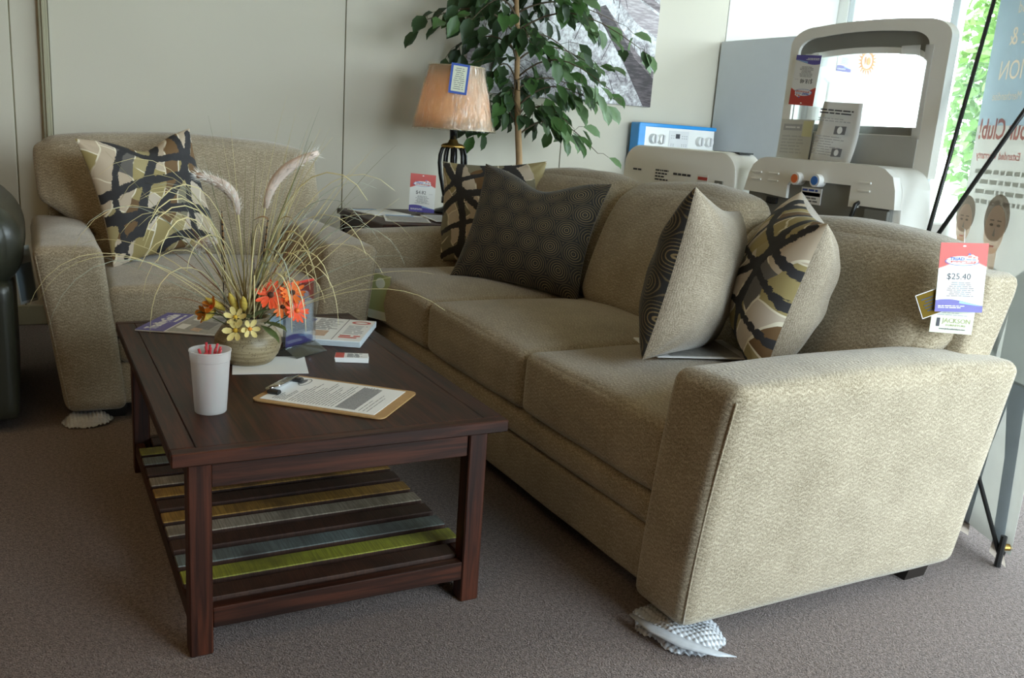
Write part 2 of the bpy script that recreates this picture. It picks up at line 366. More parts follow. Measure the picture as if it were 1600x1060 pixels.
def price_card(root,w,h,price=None,z0=0,detail=True,seed=0):
    """white card, red header with logo, purple footer; bottom centre at local origin"""
    obj('card',cbox(-w/2,w/2,-.001,.0006,z0,z0+h,.0003),M['paper'],root)
    hd=lambda x:z0+h*(.70+.07*math.cos(x/w*4.6-.3)); tp=lambda x:z0+h
    band(root,-w/2,w/2,hd,tp,M['red'],'red_header')
    band(root,-w/2,w/2,lambda x:hd(x)-h*.012,hd,M['redlt'],'header_edge')
    ft=lambda x:z0+h*(.14+.045*math.cos((x+w*.25)/w*3.6))
    band(root,-w/2,w/2,lambda x:z0,ft,M['purple'],'purple_footer')
    band(root,0,w/2,lambda x:ft(x)-h*.035*(1-2*x/w)-h*.005,lambda x:ft(x)-h*.004,M['skyblue'],'footer_swoosh',y=-.0015)
    cz=z0+h*.745
    obj('logo_ground',prism(ellipse(-w*.02,cz,w*.34,h*.065),-.0019,-.0014),M['paper'],root)
    obj('logo_ring',ellipse_ring(-w*.02,cz-h*.012,w*.36,h*.06,w*.018,-.0019,a0=2.6,a1=6.1),M['blue'],root)
    text(root,'TRIAD',h*.062,-w*.13,cz+h*.004,M['blue'],y=-.0022,bold=.03,sx=1.15)
    obj('logo_bar',prism([(-w*.27,cz-h*.03),(w*.25,cz-h*.04),(w*.27,cz-h*.008),(-w*.25,cz-h*.004)],-.0022,-.0017),M['red'],root)
    lines(root,-w*.23,w*.23,cz-h*.032,cz-h*.01,1,M['paper'],y=-.0023,h=.5,seed=3,name='logo_lettering',fill=(1,1))
    lines(root,w*.06,w*.26,cz+h*.006,cz+h*.028,1,M['blue'],y=-.0022,h=.5,seed=5,name='logo_lettering',fill=(1,1))
    G=[prism(ellipse(w*.16,cz+h*.055,w*.085,h*.035,14),-.0021,-.0016),prism(ellipse(w*.26,cz+h*.045,w*.04,h*.022,12),-.0021,-.0016)]
    obj('logo_mascot_ground',G,M['paper'],root)
    obj('logo_mark',[prism(ellipse(w*.13,cz+h*.058,w*.045,h*.02,12),-.0024,-.0021),prism(ellipse(w*.22,cz+h*.045,w*.03,h*.014,10),-.0024,-.0021)],M['redlt'],root)
    obj('logo_cap',prism([(w*.09,cz+h*.085),(w*.15,cz+h*.08),(w*.13,cz+h*.11),(w*.10,cz+h*.105)],-.0024,-.0019),M['blue'],root)
    obj('punch_hole',prism(ellipse(0,z0+h*.955,w*.035,h*.012,12),-.0018,-.0011),M['paper'],root)
    if price:
        text(root,price,h*.125,-w*.06,z0+h*.475,M['ink_dark'])
        lines(root,w*.26,w*.42,z0+h*.475,z0+h*.49,1,M['ink_light'],seed=8,fill=(1,1))
    lines(root,-w*.3,w*.3,z0+h*.22,z0+h*.44,8,M['ink'],center=True,seed=seed,h=.34)
    lines(root,-w*.44,w*.12,z0+h*.05,z0+h*.10,2,M['paper'],y=-.0016,seed=seed+1,fill=(.8,1),h=.5)
# ------------------------------------------------------------------ the room
obj('floor',box(XL,XW,YF,YB,-.1,0),M['carpet'],kind='structure')
obj('ceiling',box(XL,XW,YF,YB,ZC,ZC+.1),M['ceil'],kind='structure')
wb=obj('wall_back',box(XL,XW,YB,YB+.1,0,ZC),M['trim'],kind='structure')
seams=[XL,-2.4,-1.2,-.035,.125,1.585,3.02,4.27,XW]
for i in range(len(seams)-1):
    d=.0 if i!=3 else .006
    o=obj('panel',cbox(seams[i]+.003,seams[i+1]-.003,YB-.012+d,YB,0.0,ZC,.002),M['wall'] if i<7 else M['wall_white'],wb)
obj('trim_1',[cbox(.085,.125,YB-.04,YB-.012,.0,ZC,.004),cbox(.098,.112,YB-.05,YB-.04,0,ZC,.003)],M['trim'],kind='structure')
obj('baseboard_back',cbox(XL,XW,YB-.03,YB-.012,0,.1,.004),M['trim'],kind='structure')
obj('wall_left',box(XL-.1,XL,YF,YB,0,ZC),plain('brown_panelling',(.20,.14,.09),.7),kind='structure')
obj('wall_front',[box(XL,1.2,YF-.1,YF,0,ZC),box(1.2,XW,YF-.1,YF,0,.2),box(1.2,XW,YF-.1,YF,2.62,ZC)],bpy.data.materials['brown_panelling'],kind='structure')
obj('wall_right',[box(XW,XW+.1,YF,YB,0,.42),box(XW,XW+.1,YF,YB,2.62,ZC),box(XW,XW+.1,YB-.1,YB,.42,2.62)],M['wall_white'],kind='structure')
def window(n,horizontal,a0,a1,z0,z1,mull):
    t=thing('window_%d'%n); t['kind']='structure'
    def bar(p0,p1,q0,q1): return cbox(XW+.01,XW+.08,p0,p1,q0,q1,.004) if not horizontal else cbox(p0,p1,YF-.08,YF-.01,q0,q1,.004)
    obj('window_frame',[bar(a0,a1,z0,z0+.05),bar(a0,a1,z1-.05,z1),bar(a0,a0+.05,z0,z1),bar(a1-.05,a1,z0,z1)],M['alu'],t)
    e=[a0+.05]+mull+[a1-.05]
    for m in mull: obj('mullion',bar(m-.03,m+.03,z0+.05,z1-.05),M['alu'],t)
    for i in range(len(e)-1):
        g=box(XW+.045,XW+.05,e[i],e[i+1],z0+.05,z1-.05) if not horizontal else box(e[i],e[i+1],YF-.05,YF-.045,z0+.05,z1-.05)
        obj('pane',g,M['glass'],t)
    return t
def ceiling_light(x,y,lab):
    t=thing('ceiling_light',(x,y,ZC),0,lab,'light','warm ceiling lights')
    obj('light_frame',ring_prism([(-.62,-.32),(.62,-.32),(.62,.32),(-.62,.32)],[(-.58,-.28),(.58,-.28),(.58,.28),(-.58,.28)],-.05,0,'z'),M['alu'],t)
    k=NT('warm_lit_diffuser'); k.base((.8,.7,.5)); k.p.inputs['Emission Color'].default_value=(1,.66,.30,1); k.p.inputs['Emission Strength'].default_value=LAMP
    obj('diffuser',box(-.58,.58,-.28,.28,-.04,-.03),k.m,t)
LAMP=1.0
for x_,y_,l_ in ((-.6,2.9,'warm ceiling light above the coffee table'),(-2.2,2.9,'warm ceiling light at the far left of the ceiling'),(-.6,.7,'warm ceiling light above the near carpet'),(-2.2,.7,'warm ceiling light above the near left carpet')): ceiling_light(x_,y_,l_)
window(1,False,YF+.02,YB-.1,.42,2.62,[-.2,1.2,2.6,4.02])
window(2,True,1.2,XW-.02,.2,2.62,[2.65,4.0])
# ------------------------------------------------------------------ sofa and armchair (local: width x, front at y=0, depth +y)
def lounge(root,W2,D,cuts,armh,backz,seed,back_over):
    z0=.042; ab=W2-.285
    for s in (1,-1):
        hx,hy,hz=.1075,D/2,(armh-z0)/2
        def warp(p,q,s=s):
            t=(p.z+hz)/(2*hz); u=(p.x+hx)/(2*hx)      # u: 0 inner, 1 outer
            xin=W2-.285+.068*t; xo=W2-.085+.085*t
            y=p.y+.012*math.sin(t*3)*(-1 if q.y<0 else 0)
            return (s*(xin+(xo-xin)*u),y,p.z+.018*(1-(2*u-1)**2)*(t>.9)*(1-q.y*q.y))
        arm=obj('arm',softbox((hx,hy,hz),.035,30,(0.004,.008,.006),.004,4,warp,(0,D/2,z0+hz),seed+s),M['fab'],root,True)
        # seam welt framing the arm front
        pts=[]
        for t in [i/12 for i in range(13)]: pts.append((s*(W2-.0945+.085*(t*.94+.03)),.0085-.012*math.sin(3*t),z0+.02+(armh-z0-.05)*t))
        obj('front_seam',tube(pts,.0026,6),M['fab'],arm,True)
    bw=ab+.03
    obj('front_rail',softbox((bw,D*.42,.078),.02,24,(0,.004,0),.002,5,None,(0,D*.42+.03,.133),seed),M['fab'],root,True)
    obj('upper_rail',softbox((bw,D*.42,.05),.035,24,(0,.006,0),.003,5,None,(0,D*.42+.022,.257),seed+3),M['fab'],root,True)
    for i in range(len(cuts)-1):
        a,b=cuts[i],cuts[i+1]; hx=(b-a)/2-.002
        def wc(p,q): 
            y=p.y
            if q.y<0: y=p.y-.012*(1-q.x**2)*(1-abs(q.z))
            return (p.x,y,p.z)
        obj('seat_cushion',softbox((hx,.36,.094),.032,28,(.004,.0,.040),.006,4,wc,((a+b)/2,.365,.402),seed+10+i),M['fab'],root,True)
    hz=(backz-.15-.06)/2
    obj('back_frame',softbox((W2-.055,.075,(backz-.12-.06)/2),.03,24,(0,0,.0),.003,4,lambda p,q:(p.x*(1-.09/W2*max(0,.35-p.z)/.7),p.y+.05*(p.z/.4),p.z),(0,D-.115,.06+(backz-.12-.06)/2),seed+4),M['fab'],root,True)
    n=len(cuts)-1
    for i in range(n):
        a,b=cuts[i],cuts[i+1]; zb=.49; hx=(b-a)/2; hz=(backz-zb)/2
        def wb_(p,q,i=i,hx=hx,hz=hz):
            t=(p.z+hz)/(2*hz); x=p.x
            ext=back_over*max(0,min(1,(t-.22)/.25))
            if i==0 and p.x<0: x=p.x-ext*(-p.x/hx)
            if i==n-1 and p.x>0: x=p.x+ext*(p.x/hx)
            y=p.y+.19*(t-.5)
            # plump roll near the top, gathered at the ends
            z=p.z-.035*max(0,t-.7)/.3*(abs(q.x)**4)
            y+= -.02*math.sin(math.pi*t)
            return (x,y,z)
        obj('back_cushion',softbox((hx-.004,.092,hz),.075 if n>1 else .055,28,(.008,.024,.012),.012,4.5,wb_,((a+b)/2,.80,zb+hz-(.05 if i==n-1 and n>1 else .008)),seed+20+i),M['fab'],root,True)
    for sx in (-1,1):
        for y in (.07,D-.11):
            ins=.075 if y<.3 else 0
            obj('foot',prism([(sx*(W2-.2-ins),0),(sx*(W2-.12-ins),0),(sx*(W2-.105-ins),.06),(sx*(W2-.215-ins),.06)],y-.04+ins*.5,y+.04+ins*.5),M['blackwood'],root)
sofa=thing('sofa',(1.25,2.585,0),R(-90),'three-seat tan chenille sofa with flared arms and loose back cushions','sofa')
lounge(sofa,1.295,.955,[-1.068,-.335,.39,1.075],.64,.975,1,.11)
chair=thing('armchair',(.61,3.33,0),0,'wide tan chenille armchair against the panelled back wall','armchair')
lounge(chair,.61,.97,[-.385,.385],.635,1.0,40,.19)
# ------------------------------------------------------------------ scatter pillows
def circles_mat():
    k=NT('dark_ringed_pillow_cloth'); at=k.n('ShaderNodeAttribute',attribute_name='puv').outputs['Vector']
    S=.098; 
    def dist(off):
        p=k.vm('ADD',at,off); w=k.n('ShaderNodeVectorMath',operation='WRAP'); k.l(p,w.inputs[0]); w.inputs[1].default_value=(S/2,S*.866,1); w.inputs[2].default_value=(-S/2,-S*.866,-1)
        return k.vm('LENGTH',w.outputs[0],out=1)
    d=k.math('MINIMUM',dist((0,0,0)),dist((S/2,S*.866,0)))
    rg=k.math('SINE',k.math('MULTIPLY_ADD',d,2*math.pi/.0092,1.6)); nz=k.noise(at,500,2)
    m=k.math('MULTIPLY',k.smooth(k.math('ADD',rg,k.math('MULTIPLY',k.math('SUBTRACT',nz.outputs[0],.5),1.4)),.35,.95),k.math('SUBTRACT',1,k.math('MULTIPLY',k.smooth(d,.012,.055),.62)))
    k.base(k.mix(m,(.012,.011,.010),(.24,.175,.08))); k.rough(.8); k.p.inputs['Sheen Weight'].default_value=.12
    k.bump(m,.3,.001); return k.m
def print_mat():
    k=NT('abstract_brush_print'); at=k.n('ShaderNodeAttribute',attribute_name='puv').outputs['Vector']; stroke=k.n('ShaderNodeAttribute',attribute_name='stroke').outputs['Fac']
    nz=k.noise(at,7,2); wv=k.vm('ADD',at,k.vm('SCALE',nz.outputs[1],.075)); s=k.n('ShaderNodeSeparateXYZ'); k.l(wv,s.inputs[0]); x,y=s.outputs[0],s.outputs[1]
    a=k.math('MULTIPLY',k.math('ADD',k.math('MULTIPLY',x,.92),k.math('MULTIPLY',y,.42)),15.0)
    b=k.math('MULTIPLY',k.math('SUBTRACT',k.math('MULTIPLY',y,.95),k.math('MULTIPLY',x,.55)),6.0)
    b=k.math('ADD',b,k.math('MULTIPLY',k.math('FLOOR',a),.37))
    cm=k.n('ShaderNodeCombineXYZ'); k.l(k.math('FLOOR',a),cm.inputs[0]); k.l(k.math('FLOOR',b),cm.inputs[1])
    wn_=k.n('ShaderNodeTexWhiteNoise',noise_dimensions='2D'); k.l(cm.outputs[0],wn_.inputs['Vector'])
    col=k.ramp(wn_.outputs['Value'],[(0,(.30,.235,.095)),(.2,(.46,.37,.27)),(.4,(.145,.08,.03)),(.55,(.20,.18,.12)),(.7,(.50,.42,.33)),(.85,(.33,.27,.13)),(.95,(.11,.10,.09))],'CONSTANT')
    fa=k.math('FRACT',a); fb=k.math('FRACT',b)
    la=k.math('LESS_THAN',k.math('ABSOLUTE',k.math('SUBTRACT',fa,.5)),.455); lb=k.math('LESS_THAN',k.math('ABSOLUTE',k.math('SUBTRACT',fb,.5)),.482)
    line=k.math('SUBTRACT',1,k.math('MULTIPLY',la,lb)); pat=k.smooth(k.noise(at,9,2).outputs[0],.42,.5)
    col=k.mix(k.math('MULTIPLY',line,pat),col,(.70,.64,.50))
    rg=k.noise(at,150,3,.7); r2=k.noise(at,30,3)
    sd=k.math('ADD',stroke,k.math('ADD',k.math('MULTIPLY',k.math('SUBTRACT',rg.outputs[0],.5),.05),k.math('MULTIPLY',k.math('SUBTRACT',r2.outputs[0],.5),.035)))
    m=k.math('LESS_THAN',sd,0.0); col=k.mix(m,col,k.mix(r2.outputs[0],(.014,.013,.014),(.035,.033,.036)))
    k.base(col); k.rough(.8); return k.m
M['circ']=circles_mat(); M['print']=print_mat()
STROKES=[ [(-1,.35),(-.4,.75),(.1,.7),(.6,1.0)], [(-1,-.05),(-.5,.5),(.2,.3),(1,.05)], [(-.9,.9),(-.6,.2),(.1,-.2),(.9,-.75)], [(-1,-.5),(-.3,-.15),(.4,-.35),(1,-.3)],
          [(-.2,1),(.1,.5),(.5,-.1),(.55,-.6)], [(-.95,-.95),(-.2,-.6),(.25,-.85),(.2,-1.1)], [(.3,.95),(.8,.5),(.95,0),(.8,-.9)], [(-.6,1.0),(-.75,.4),(-.3,-.3),(-.5,-.9)] ]
def bez(P,t):
    a=(1-t); return (a**3*P[0][0]+3*a*a*t*P[1][0]+3*a*t*t*P[2][0]+t**3*P[3][0],a**3*P[0][1]+3*a*a*t*P[1][1]+3*a*t*t*P[2][1]+t**3*P[3][1])
def pillow(name,pose,t,face,label,dent=.0,seed=0,mirror=1):
    x,y,z,yaw,tilt,roll,w,h=pose
    n0=Vector((math.cos(yaw),math.sin(yaw),0)); u0=Vector((-math.sin(yaw),math.cos(yaw),0)); Z=Vector((0,0,1))
    nn=math.cos(tilt)*n0+math.sin(tilt)*Z; v=math.cos(tilt)*Z-math.sin(tilt)*n0
    u=math.cos(roll)*u0+math.sin(roll)*v; v=-math.sin(roll)*u0+math.cos(roll)*v
    root=thing(name,label=label,cat='pillow',group='scatter pillows')
    m=Matrix((u,v,nn)).transposed().to_4x4(); m.translation=(x,y,z); root.matrix_world=m
    N=56; rnd=random.Random(seed)
    curves=[[bez(P,i/24) for i in range(25)] for P in STROKES]; wid=[rnd.uniform(.05,.085) for _ in STROKES]
    for side,mat,nm in ((1,M[face],'printed_front'),(-1,M['fab_pillow'],'plain_back')):
        V=[];F=[];PU=[];ST=[]
        for j in range(N+1):
            for i in range(N+1):
                a=math.sin((2*i/N-1)*math.pi/2*.96)/math.sin(math.pi/2*.96); b=math.sin((2*j/N-1)*math.pi/2*.96)/math.sin(math.pi/2*.96)
                px=w/2*a*(1-.10*(1-b*b)); py=h/2*b*(1-.10*(1-a*a))
                py-=dent*math.exp(-((a-.05)/.42)**2)*((b+1)/2)**3
                th=t*((1-abs(a)**2.4)*(1-abs(b)**2.4))**.52*(1-.0*b)
                q=Vector((a*3+seed*5,b*3,side)); th+=.012*noise.noise(q)*(1-a*a)*(1-b*b)
                # gathers running in from the corners
                cr=min((abs(a)-1)**2+(abs(b)-1)**2,1); th*=1+.10*math.sin(math.atan2(abs(b)-1,abs(a)-1)*9)*math.exp(-cr*7)
                V.append((px,py,side*th)); PU.append((a*w/2*mirror+seed*.37,b*h/2+seed*.21,0))
                if face=='print' and side==1:
                    am=a*mirror; dmin=9
                    for c,wd in zip(curves,wid):
                        for cx,cy in c:
                            dd=(am-cx)**2+(b-cy)**2
                            if dd<(dmin+wd)**2: dmin=math.sqrt(dd)-wd
                    ST.append(dmin)
                else: ST.append(1)
        for j in range(N):
            for i in range(N):
                q=(j*(N+1)+i,j*(N+1)+i+1,(j+1)*(N+1)+i+1,(j+1)*(N+1)+i); F.append(q if side==1 else q[::-1])
        me=mesh(nm,(V,F),True,fix=False); at=me.attributes.new('puv','FLOAT_VECTOR','POINT'); at.data.foreach_set('vector',[c for p in PU for c in p])
        if face=='print' and side==1: at=me.attributes.new('stroke','FLOAT','POINT'); at.data.foreach_set('value',ST)
        obj(nm,me,mat,root)
    return root
pillow('throw_pillow',[1.835,3.60,.752,-2.311,.384,.081,.49,.485],.08,'print','brush-print pillow in the far corner of the sofa, behind the dark ringed one',seed=1)
pillow('throw_pillow',[1.765,3.10,.735,-2.414,.46,-.076,.55,.50],.095,'circ','dark charcoal pillow with concentric rings, facing out from the far sofa seat',dent=.06,seed=2)
pillow('throw_pillow',[1.652,1.94,.745,2.14,.145,.17,.51,.465],.115,'circ','dark ringed pillow seen edge-on with its tan back toward the near arm',seed=3)
pillow('throw_pillow',[1.845,1.80,.755,2.52,.22,-.12,.46,.46],.125,'print','brush-print pillow seen edge-on beside the near arm of the sofa',seed=4,mirror=-1)
pillow('throw_pillow',[.443,3.845,.768,-1.134,.269,.119,.50,.50],.08,'print','brush-print pillow standing on the tan armchair',dent=.05,seed=5,mirror=-1)
# ------------------------------------------------------------------ coffee table
TX,TY,TW,TL,TH=.218,1.712,.738,1.185,.47
ct=thing('coffee_table',(TX+TW/2,TY+TL/2,0),0,'dark stained wooden coffee table with a shelf of coloured slats','table')
hw,hl=TW/2,TL/2; tk=.028
obj('top_panel',cbox(-hw+.0508,hw-.0508,-hl+.0325,hl-.0325,TH-tk,TH-.0004,.0012),M['wood_y'],ct)
for s in (-1,1):
    a,b=sorted((s*hw,s*(hw-.05))); obj('side_board',cbox(a,b,-hl+.0325,hl-.0325,TH-tk-.001,TH,.0025),M['wood_y'],ct)
    a,b=sorted((s*hl,s*(hl-.032))); obj('end_board',cbox(-hw,hw,a,b,TH-tk-.001,TH,.0025),M['wood_x'],ct)
lo=.034; lw=.047
for sx in (-1,1):
    for sy in (-1,1):
        a,b=sorted((sx*(hw-lo),sx*(hw-lo-lw))); c,d=sorted((sy*(hl-lo),sy*(hl-lo-lw)))
        obj('leg',cbox(a,b,c,d,0,TH-tk-.0015,.003),M['wood_z'],ct)
ir=lo+lw
for s in (-1,1):
    a,b=sorted((s*(hw-lo-.008),s*(hw-lo-.032))); obj('apron',cbox(a,b,-hl+ir,hl-ir,.375,TH-tk-.0015,.002),M['wood_y'],ct)
    c,d=sorted((s*(hl-lo-.008),s*(hl-lo-.032))); obj('apron',cbox(-hw+ir,hw-ir,c,d,.375,TH-tk-.0015,.002),M['wood_x'],ct)
    a,b=sorted((s*(hw-lo-.004),s*(hw-lo-.03))); obj('shelf_rail',cbox(a,b,-hl+ir,hl-ir,.055,.098,.002),M['wood_y'],ct)
    c,d=sorted((s*(hl-lo-.002),s*(hl-lo-.03))); obj('shelf_rail',cbox(-hw+ir,hw-ir,c,d,.060,.106,.002),M['wood_x'],ct)
seq=['brown','lime','blue','brown','beige','ochre','brown','ochre','beige','brown','blue','lime','brown']
span=TL-2*(lo+.031); pit=span/len(seq)
for i,c in enumerate(seq):
    y=-hl+lo+.031+pit*i; e=hw-lo-.005
    if i in (0,len(seq)-1): e=hw-ir-.001
    sl_=obj('shelf_slat',cbox(-e,e,y+.004,y+pit-.018,.0985,.113,.002),SL[c],ct)
    sl_.data.materials.append(SL['brown'])
    for q in sl_.data.polygons:
        if q.normal.z<.3: q.material_index=1
# ------------------------------------------------------------------ things on the table
def flat(name,loc,ang,label,cat,group=None):
    """thing lying on a surface: local XZ print plane laid down so local z points away at angle"""
    t=thing(name,loc,0,label,cat,group); t.rotation_euler=(R(-90),0,ang); return t
def lie(name,c,z,upv,label,cat,group=None):
    """lying sheet, print faces up; upv = world direction of the sheet's top"""
    t=thing(name,(0,0,0),0,label,cat,group); up=Vector((upv[0],upv[1],0)).normalized(); rt=Vector((up.y,-up.x,0))
    m=Matrix((rt,Vector((0,0,-1)),up)).transposed().to_4x4(); m.translation=(c[0],c[1],z); t.matrix_world=m; return t
# clipboard
cb=lie('clipboard',(.63,1.985),TH+.0045,(-.743,.67),'brown hardboard clipboard with a chrome clip and a printed form','clipboard')
def rrect(w,h,r,n=5):
    P=[]
    for cx,cz,a0 in ((w/2-r,h/2-r,0),(-w/2+r,h/2-r,90),(-w/2+r,-h/2+r,180),(w/2-r,-h/2+r,270)):
        for i in range(n+1):
            a=R(a0+90*i/n); P.append((cx+r*math.cos(a),cz+r*math.sin(a)))
    return P
obj('board',prism(rrect(.228,.33,.018),0,.0035),M['hardboard'],cb)
pp=obj('form_sheet',box(-.1,.1,-.0012,-.0002,-.138,.148),M['paper'],cb)
lines(cb,-.088,.088,-.03,.085,15,M['ink'],y=-.0014,h=.2,seed=1,fill=(.5,1))
lines(cb,-.088,.088,-.085,-.035,16,M['ink'],y=-.0014,h=.5,seed=2,fill=(.95,1))
lines(cb,-.088,.088,-.12,-.09,3,M['ink'],y=-.0014,h=.12,seed=3,fill=(.3,1))
lines(cb,-.088,.0,.09,.125,6,M['ink'],y=-.0014,h=.3,seed=4,fill=(.3,1))
obj('form_logo',[prism(ellipse(.062,.12,.022,.008),-.0016,-.0013)]+ellipse_ring(.06,.112,.03,.012,.003,-.0016),M['ink'],cb)
cl=obj('clip',[cbox(-.055,.055,-.012,-.0015,.142,.162,.003),xf(cbox(-.05,.05,-.004,0,-.03,.0,.001),Matrix.Translation((0,-.010,.152))@Matrix.Rotation(R(-18),4,'X'))],M['chrome'],cb)
obj('clip_end',[cbox(-.066,-.05,-.012,-.0014,.118,.15,.003),cbox(.05,.066,-.012,-.0014,.118,.15,.003)],M['black'],cl)
# magazines
m1=lie('magazine',(.445,2.80),TH+.004,(-.186,.105),'purple-headed magazine lying on the far left of the coffee table','magazine')
# sheet centred on the origin: x along header, z up
m1w,m1h=.245,.29
obj('pages',cbox(-m1w/2,m1w/2,-.0005,.0035,-m1h/2,m1h/2,.0005),M['paper'],m1)
obj('purple_header',prism([(-m1w/2,m1h/2),(m1w/2,m1h/2),(m1w/2,m1h/2-.085),(-m1w/2,m1h/2-.085)],-.0012,-.0005),M['purple'],m1)
text(m1,'TradingGuide',.045,0,m1h/2-.05,M['paper'],y=-.0014,bold=.035,sx=.83)
lines(m1,.0,.1,m1h/2-.078,m1h/2-.06,1,M['paper'],y=-.0014,seed=2,fill=(1,1))
obj('cover_photo',prism([(-.115,.055),(.115,.055),(.115,-.13),(-.115,-.13)],-.001,-.0006),M['photo'],m1)
for i,(x,z,w,h,mm) in enumerate([(.06,.02,.05,.03,'paper'),(-.05,.03,.06,.03,'paper'),(-.02,-.03,.09,.05,'photo2'),(.07,-.04,.06,.03,'photo2'),(-.08,-.02,.04,.03,'photo3')]):
    obj('cover_picture',prism([(x-w/2,z-h/2),(x+w/2,z-h/2),(x+w/2+.01,z+h/2),(x-w/2+.012,z+h/2)],-.0014,-.0009),M[mm],m1)
ax=Vector((.487,.873)); bx_=Vector((-.873,.487))
c2=Vector((.833,2.417))+ax*.145+bx_*.185
m2=lie('newspaper',c2,TH+.019,(ax.x,ax.y),'thick folded newspaper with blue edge on the far right of the coffee table','newspaper')
obj('pages',[cbox(-.185,.185,-.0004+i*.0047,.004+i*.0047,-.145+.002*i,.145-.001*i,.0008) for i in range(4)],plain('newsprint_edge',(.60,.66,.70),.7,var=.06),m2)
obj('cover',box(-.183,.183,-.001,-.0003,-.143,.143),M['paper'],m2)
obj('blue_block',[prism([(-.182,.0),(-.07,.0),(-.07,.142),(-.182,.142)],-.0014,-.0009)],M['skyblue'],m2)
obj('red_block',prism([(-.175,-.10),(-.11,-.10),(-.11,-.03),(-.175,-.03)],-.0014,-.0009),M['red'],m2)
obj('blue_square',[prism([(-.06,.05),(.0,.05),(.0,.12),(-.06,.12)],-.0014,-.0009)],M['blue'],m2)
obj('white_square',[prism([(-.048,.062),(-.012,.062),(-.012,.108),(-.048,.108)],-.0018,-.0013)],M['paper'],m2)
obj('photo_block',prism([(-.04,-.10),(.07,-.10),(.07,-.03),(-.04,-.03)],-.0014,-.0009),M['photo3'],m2)
lines(m2,.01,.09,-.02,.13,12,M['ink'],y=-.0013,seed=4,h=.3)
lines(m2,.115,.178,-.06,.06,9,M['ink_light'],y=-.0013,seed=6,h=.4)
lines(m2,.112,.178,-.11,-.07,2,M['red'],y=-.0013,seed=7,h=.6,fill=(.9,1))
obj('red_logo',ellipse_ring(.145,.1,.03,.02,.01,-.0014),M['red'],m2)
obj('column_rule',prism([(.098,-.14),(.1,-.14),(.1,.14),(.098,.14)],-.0014,-.0009),M['ink'],m2)
bc=lie('business_cards',(.77,2.30),TH+.0135,(.35,.93),'small stack of white and red business cards on the coffee table','cards')
for i in range(3): obj('card_layer',cbox(-.045+.001*i,.045+.001*i,i*.0045-.0003,i*.0045+.0042,-.027,.027,.0004),M['paper'],bc)
obj('red_panel',prism([(-.044,-.026),(-.02,-.026),(-.02,.026),(-.044,.026)],-.0008,-.0003),M['red'],bc)
lines(bc,-.012,.04,-.02,.02,6,M['ink'],y=-.0004,seed=9,h=.45)
# acrylic sign holder with flyer
def frame3(loc,facing,lean=0):
    """matrix whose local -Y faces 'facing' (xy), z up, leaned back"""
    n=Vector((facing[0],facing[1],0)).normalized(); y=-n; x=y.cross(Vector((0,0,1)))
    m=Matrix((x,y,Vector((0,0,1)))).transposed().to_4x4()@Matrix.Rotation(-lean,4,'X'); m.translation=loc; return m
fc=(.60,-.80)
sh=thing('sign_holder',label='clear bent acrylic sign holder standing behind the business cards',cat='sign holder'); sh.matrix_world=frame3((.655,2.415,TH),fc,0)
hwid=.066
obj('upright',[box(-hwid,hwid,-.0055,-.0035,.022,.20),box(-hwid,hwid,.0035,.0055,.022,.20)],M['acrylic'],sh)
obj('base_front',[prism([(-.0055,.022),(-.0035,.024),(-.044,.002),(-.046,.0)],-hwid,hwid,'x'),box(-hwid,hwid,-.045,.045,0,.002)],M['acrylic'],sh)
obj('base_back',prism([(.0055,.022),(.0035,.024),(.044,.002),(.046,.0)],-hwid,hwid,'x'),M['acrylic'],sh)
fl=thing('flyer',label='red and purple flyer inside the clear sign holder',cat='flyer'); fl.matrix_world=frame3((.655,2.415,TH+.024),fc,0)
price_card(fl,.122,.182,None,seed=11)
# plastic cup and pens
cup=thing('plastic_cup',(.335,1.962,TH),0,'frosted white plastic cup of red pens at the near left of the table','cup')
prof=[(.0,.0),(.0325,.0),(.034,.002),(.0415,.118),(.0425,.119),(.0440,.138),(.0452,.139),(.0452,.142),(.0432,.142),(.0420,.139),(.0400,.119),(.0325,.004),(.0,.003)]
smooth_by_angle(obj('cup_body',lathe(prof,40),M['cup'],cup))
rnd=random.Random(4)
for i,(a,r,hh) in enumerate([(200,.027,.146),(230,.022,.138),(100,.024,.152),(80,.018,.148),(40,.024,.150),(350,.022,.147),(320,.026,.144),(10,.012,.142),(150,.010,.148),(60,.004,.145)]):
    a=R(a); b=a+R(160+rnd.uniform(-25,25)); bot=Vector((.018*math.cos(b),.018*math.sin(b),.008)); tp=Vector((r*math.cos(a),r*math.sin(a),hh)); d=(tp-bot).normalized()
    pn=thing('pen',(.335,1.962,TH),0,'red pen standing in the frosted plastic cup','pen','red pens in the cup')
    obj('barrel',tube([bot,tp-d*.018],.0042,8),M['pen'],pn,True)
    obj('plunger',tube([tp-d*.018,tp-d*.017,tp],[.0042,.0028,.0028],8),M['pen'],pn,True)
# paper under the vase
vp=lie('paper_sheet',(.545,2.30),TH+.0012,(.2,.98),'square of white paper lying under the stoneware vase','paper')
obj('sheet',box(-.095,.095,-.0004,.0006,-.085,.085),M['paper'],vp)
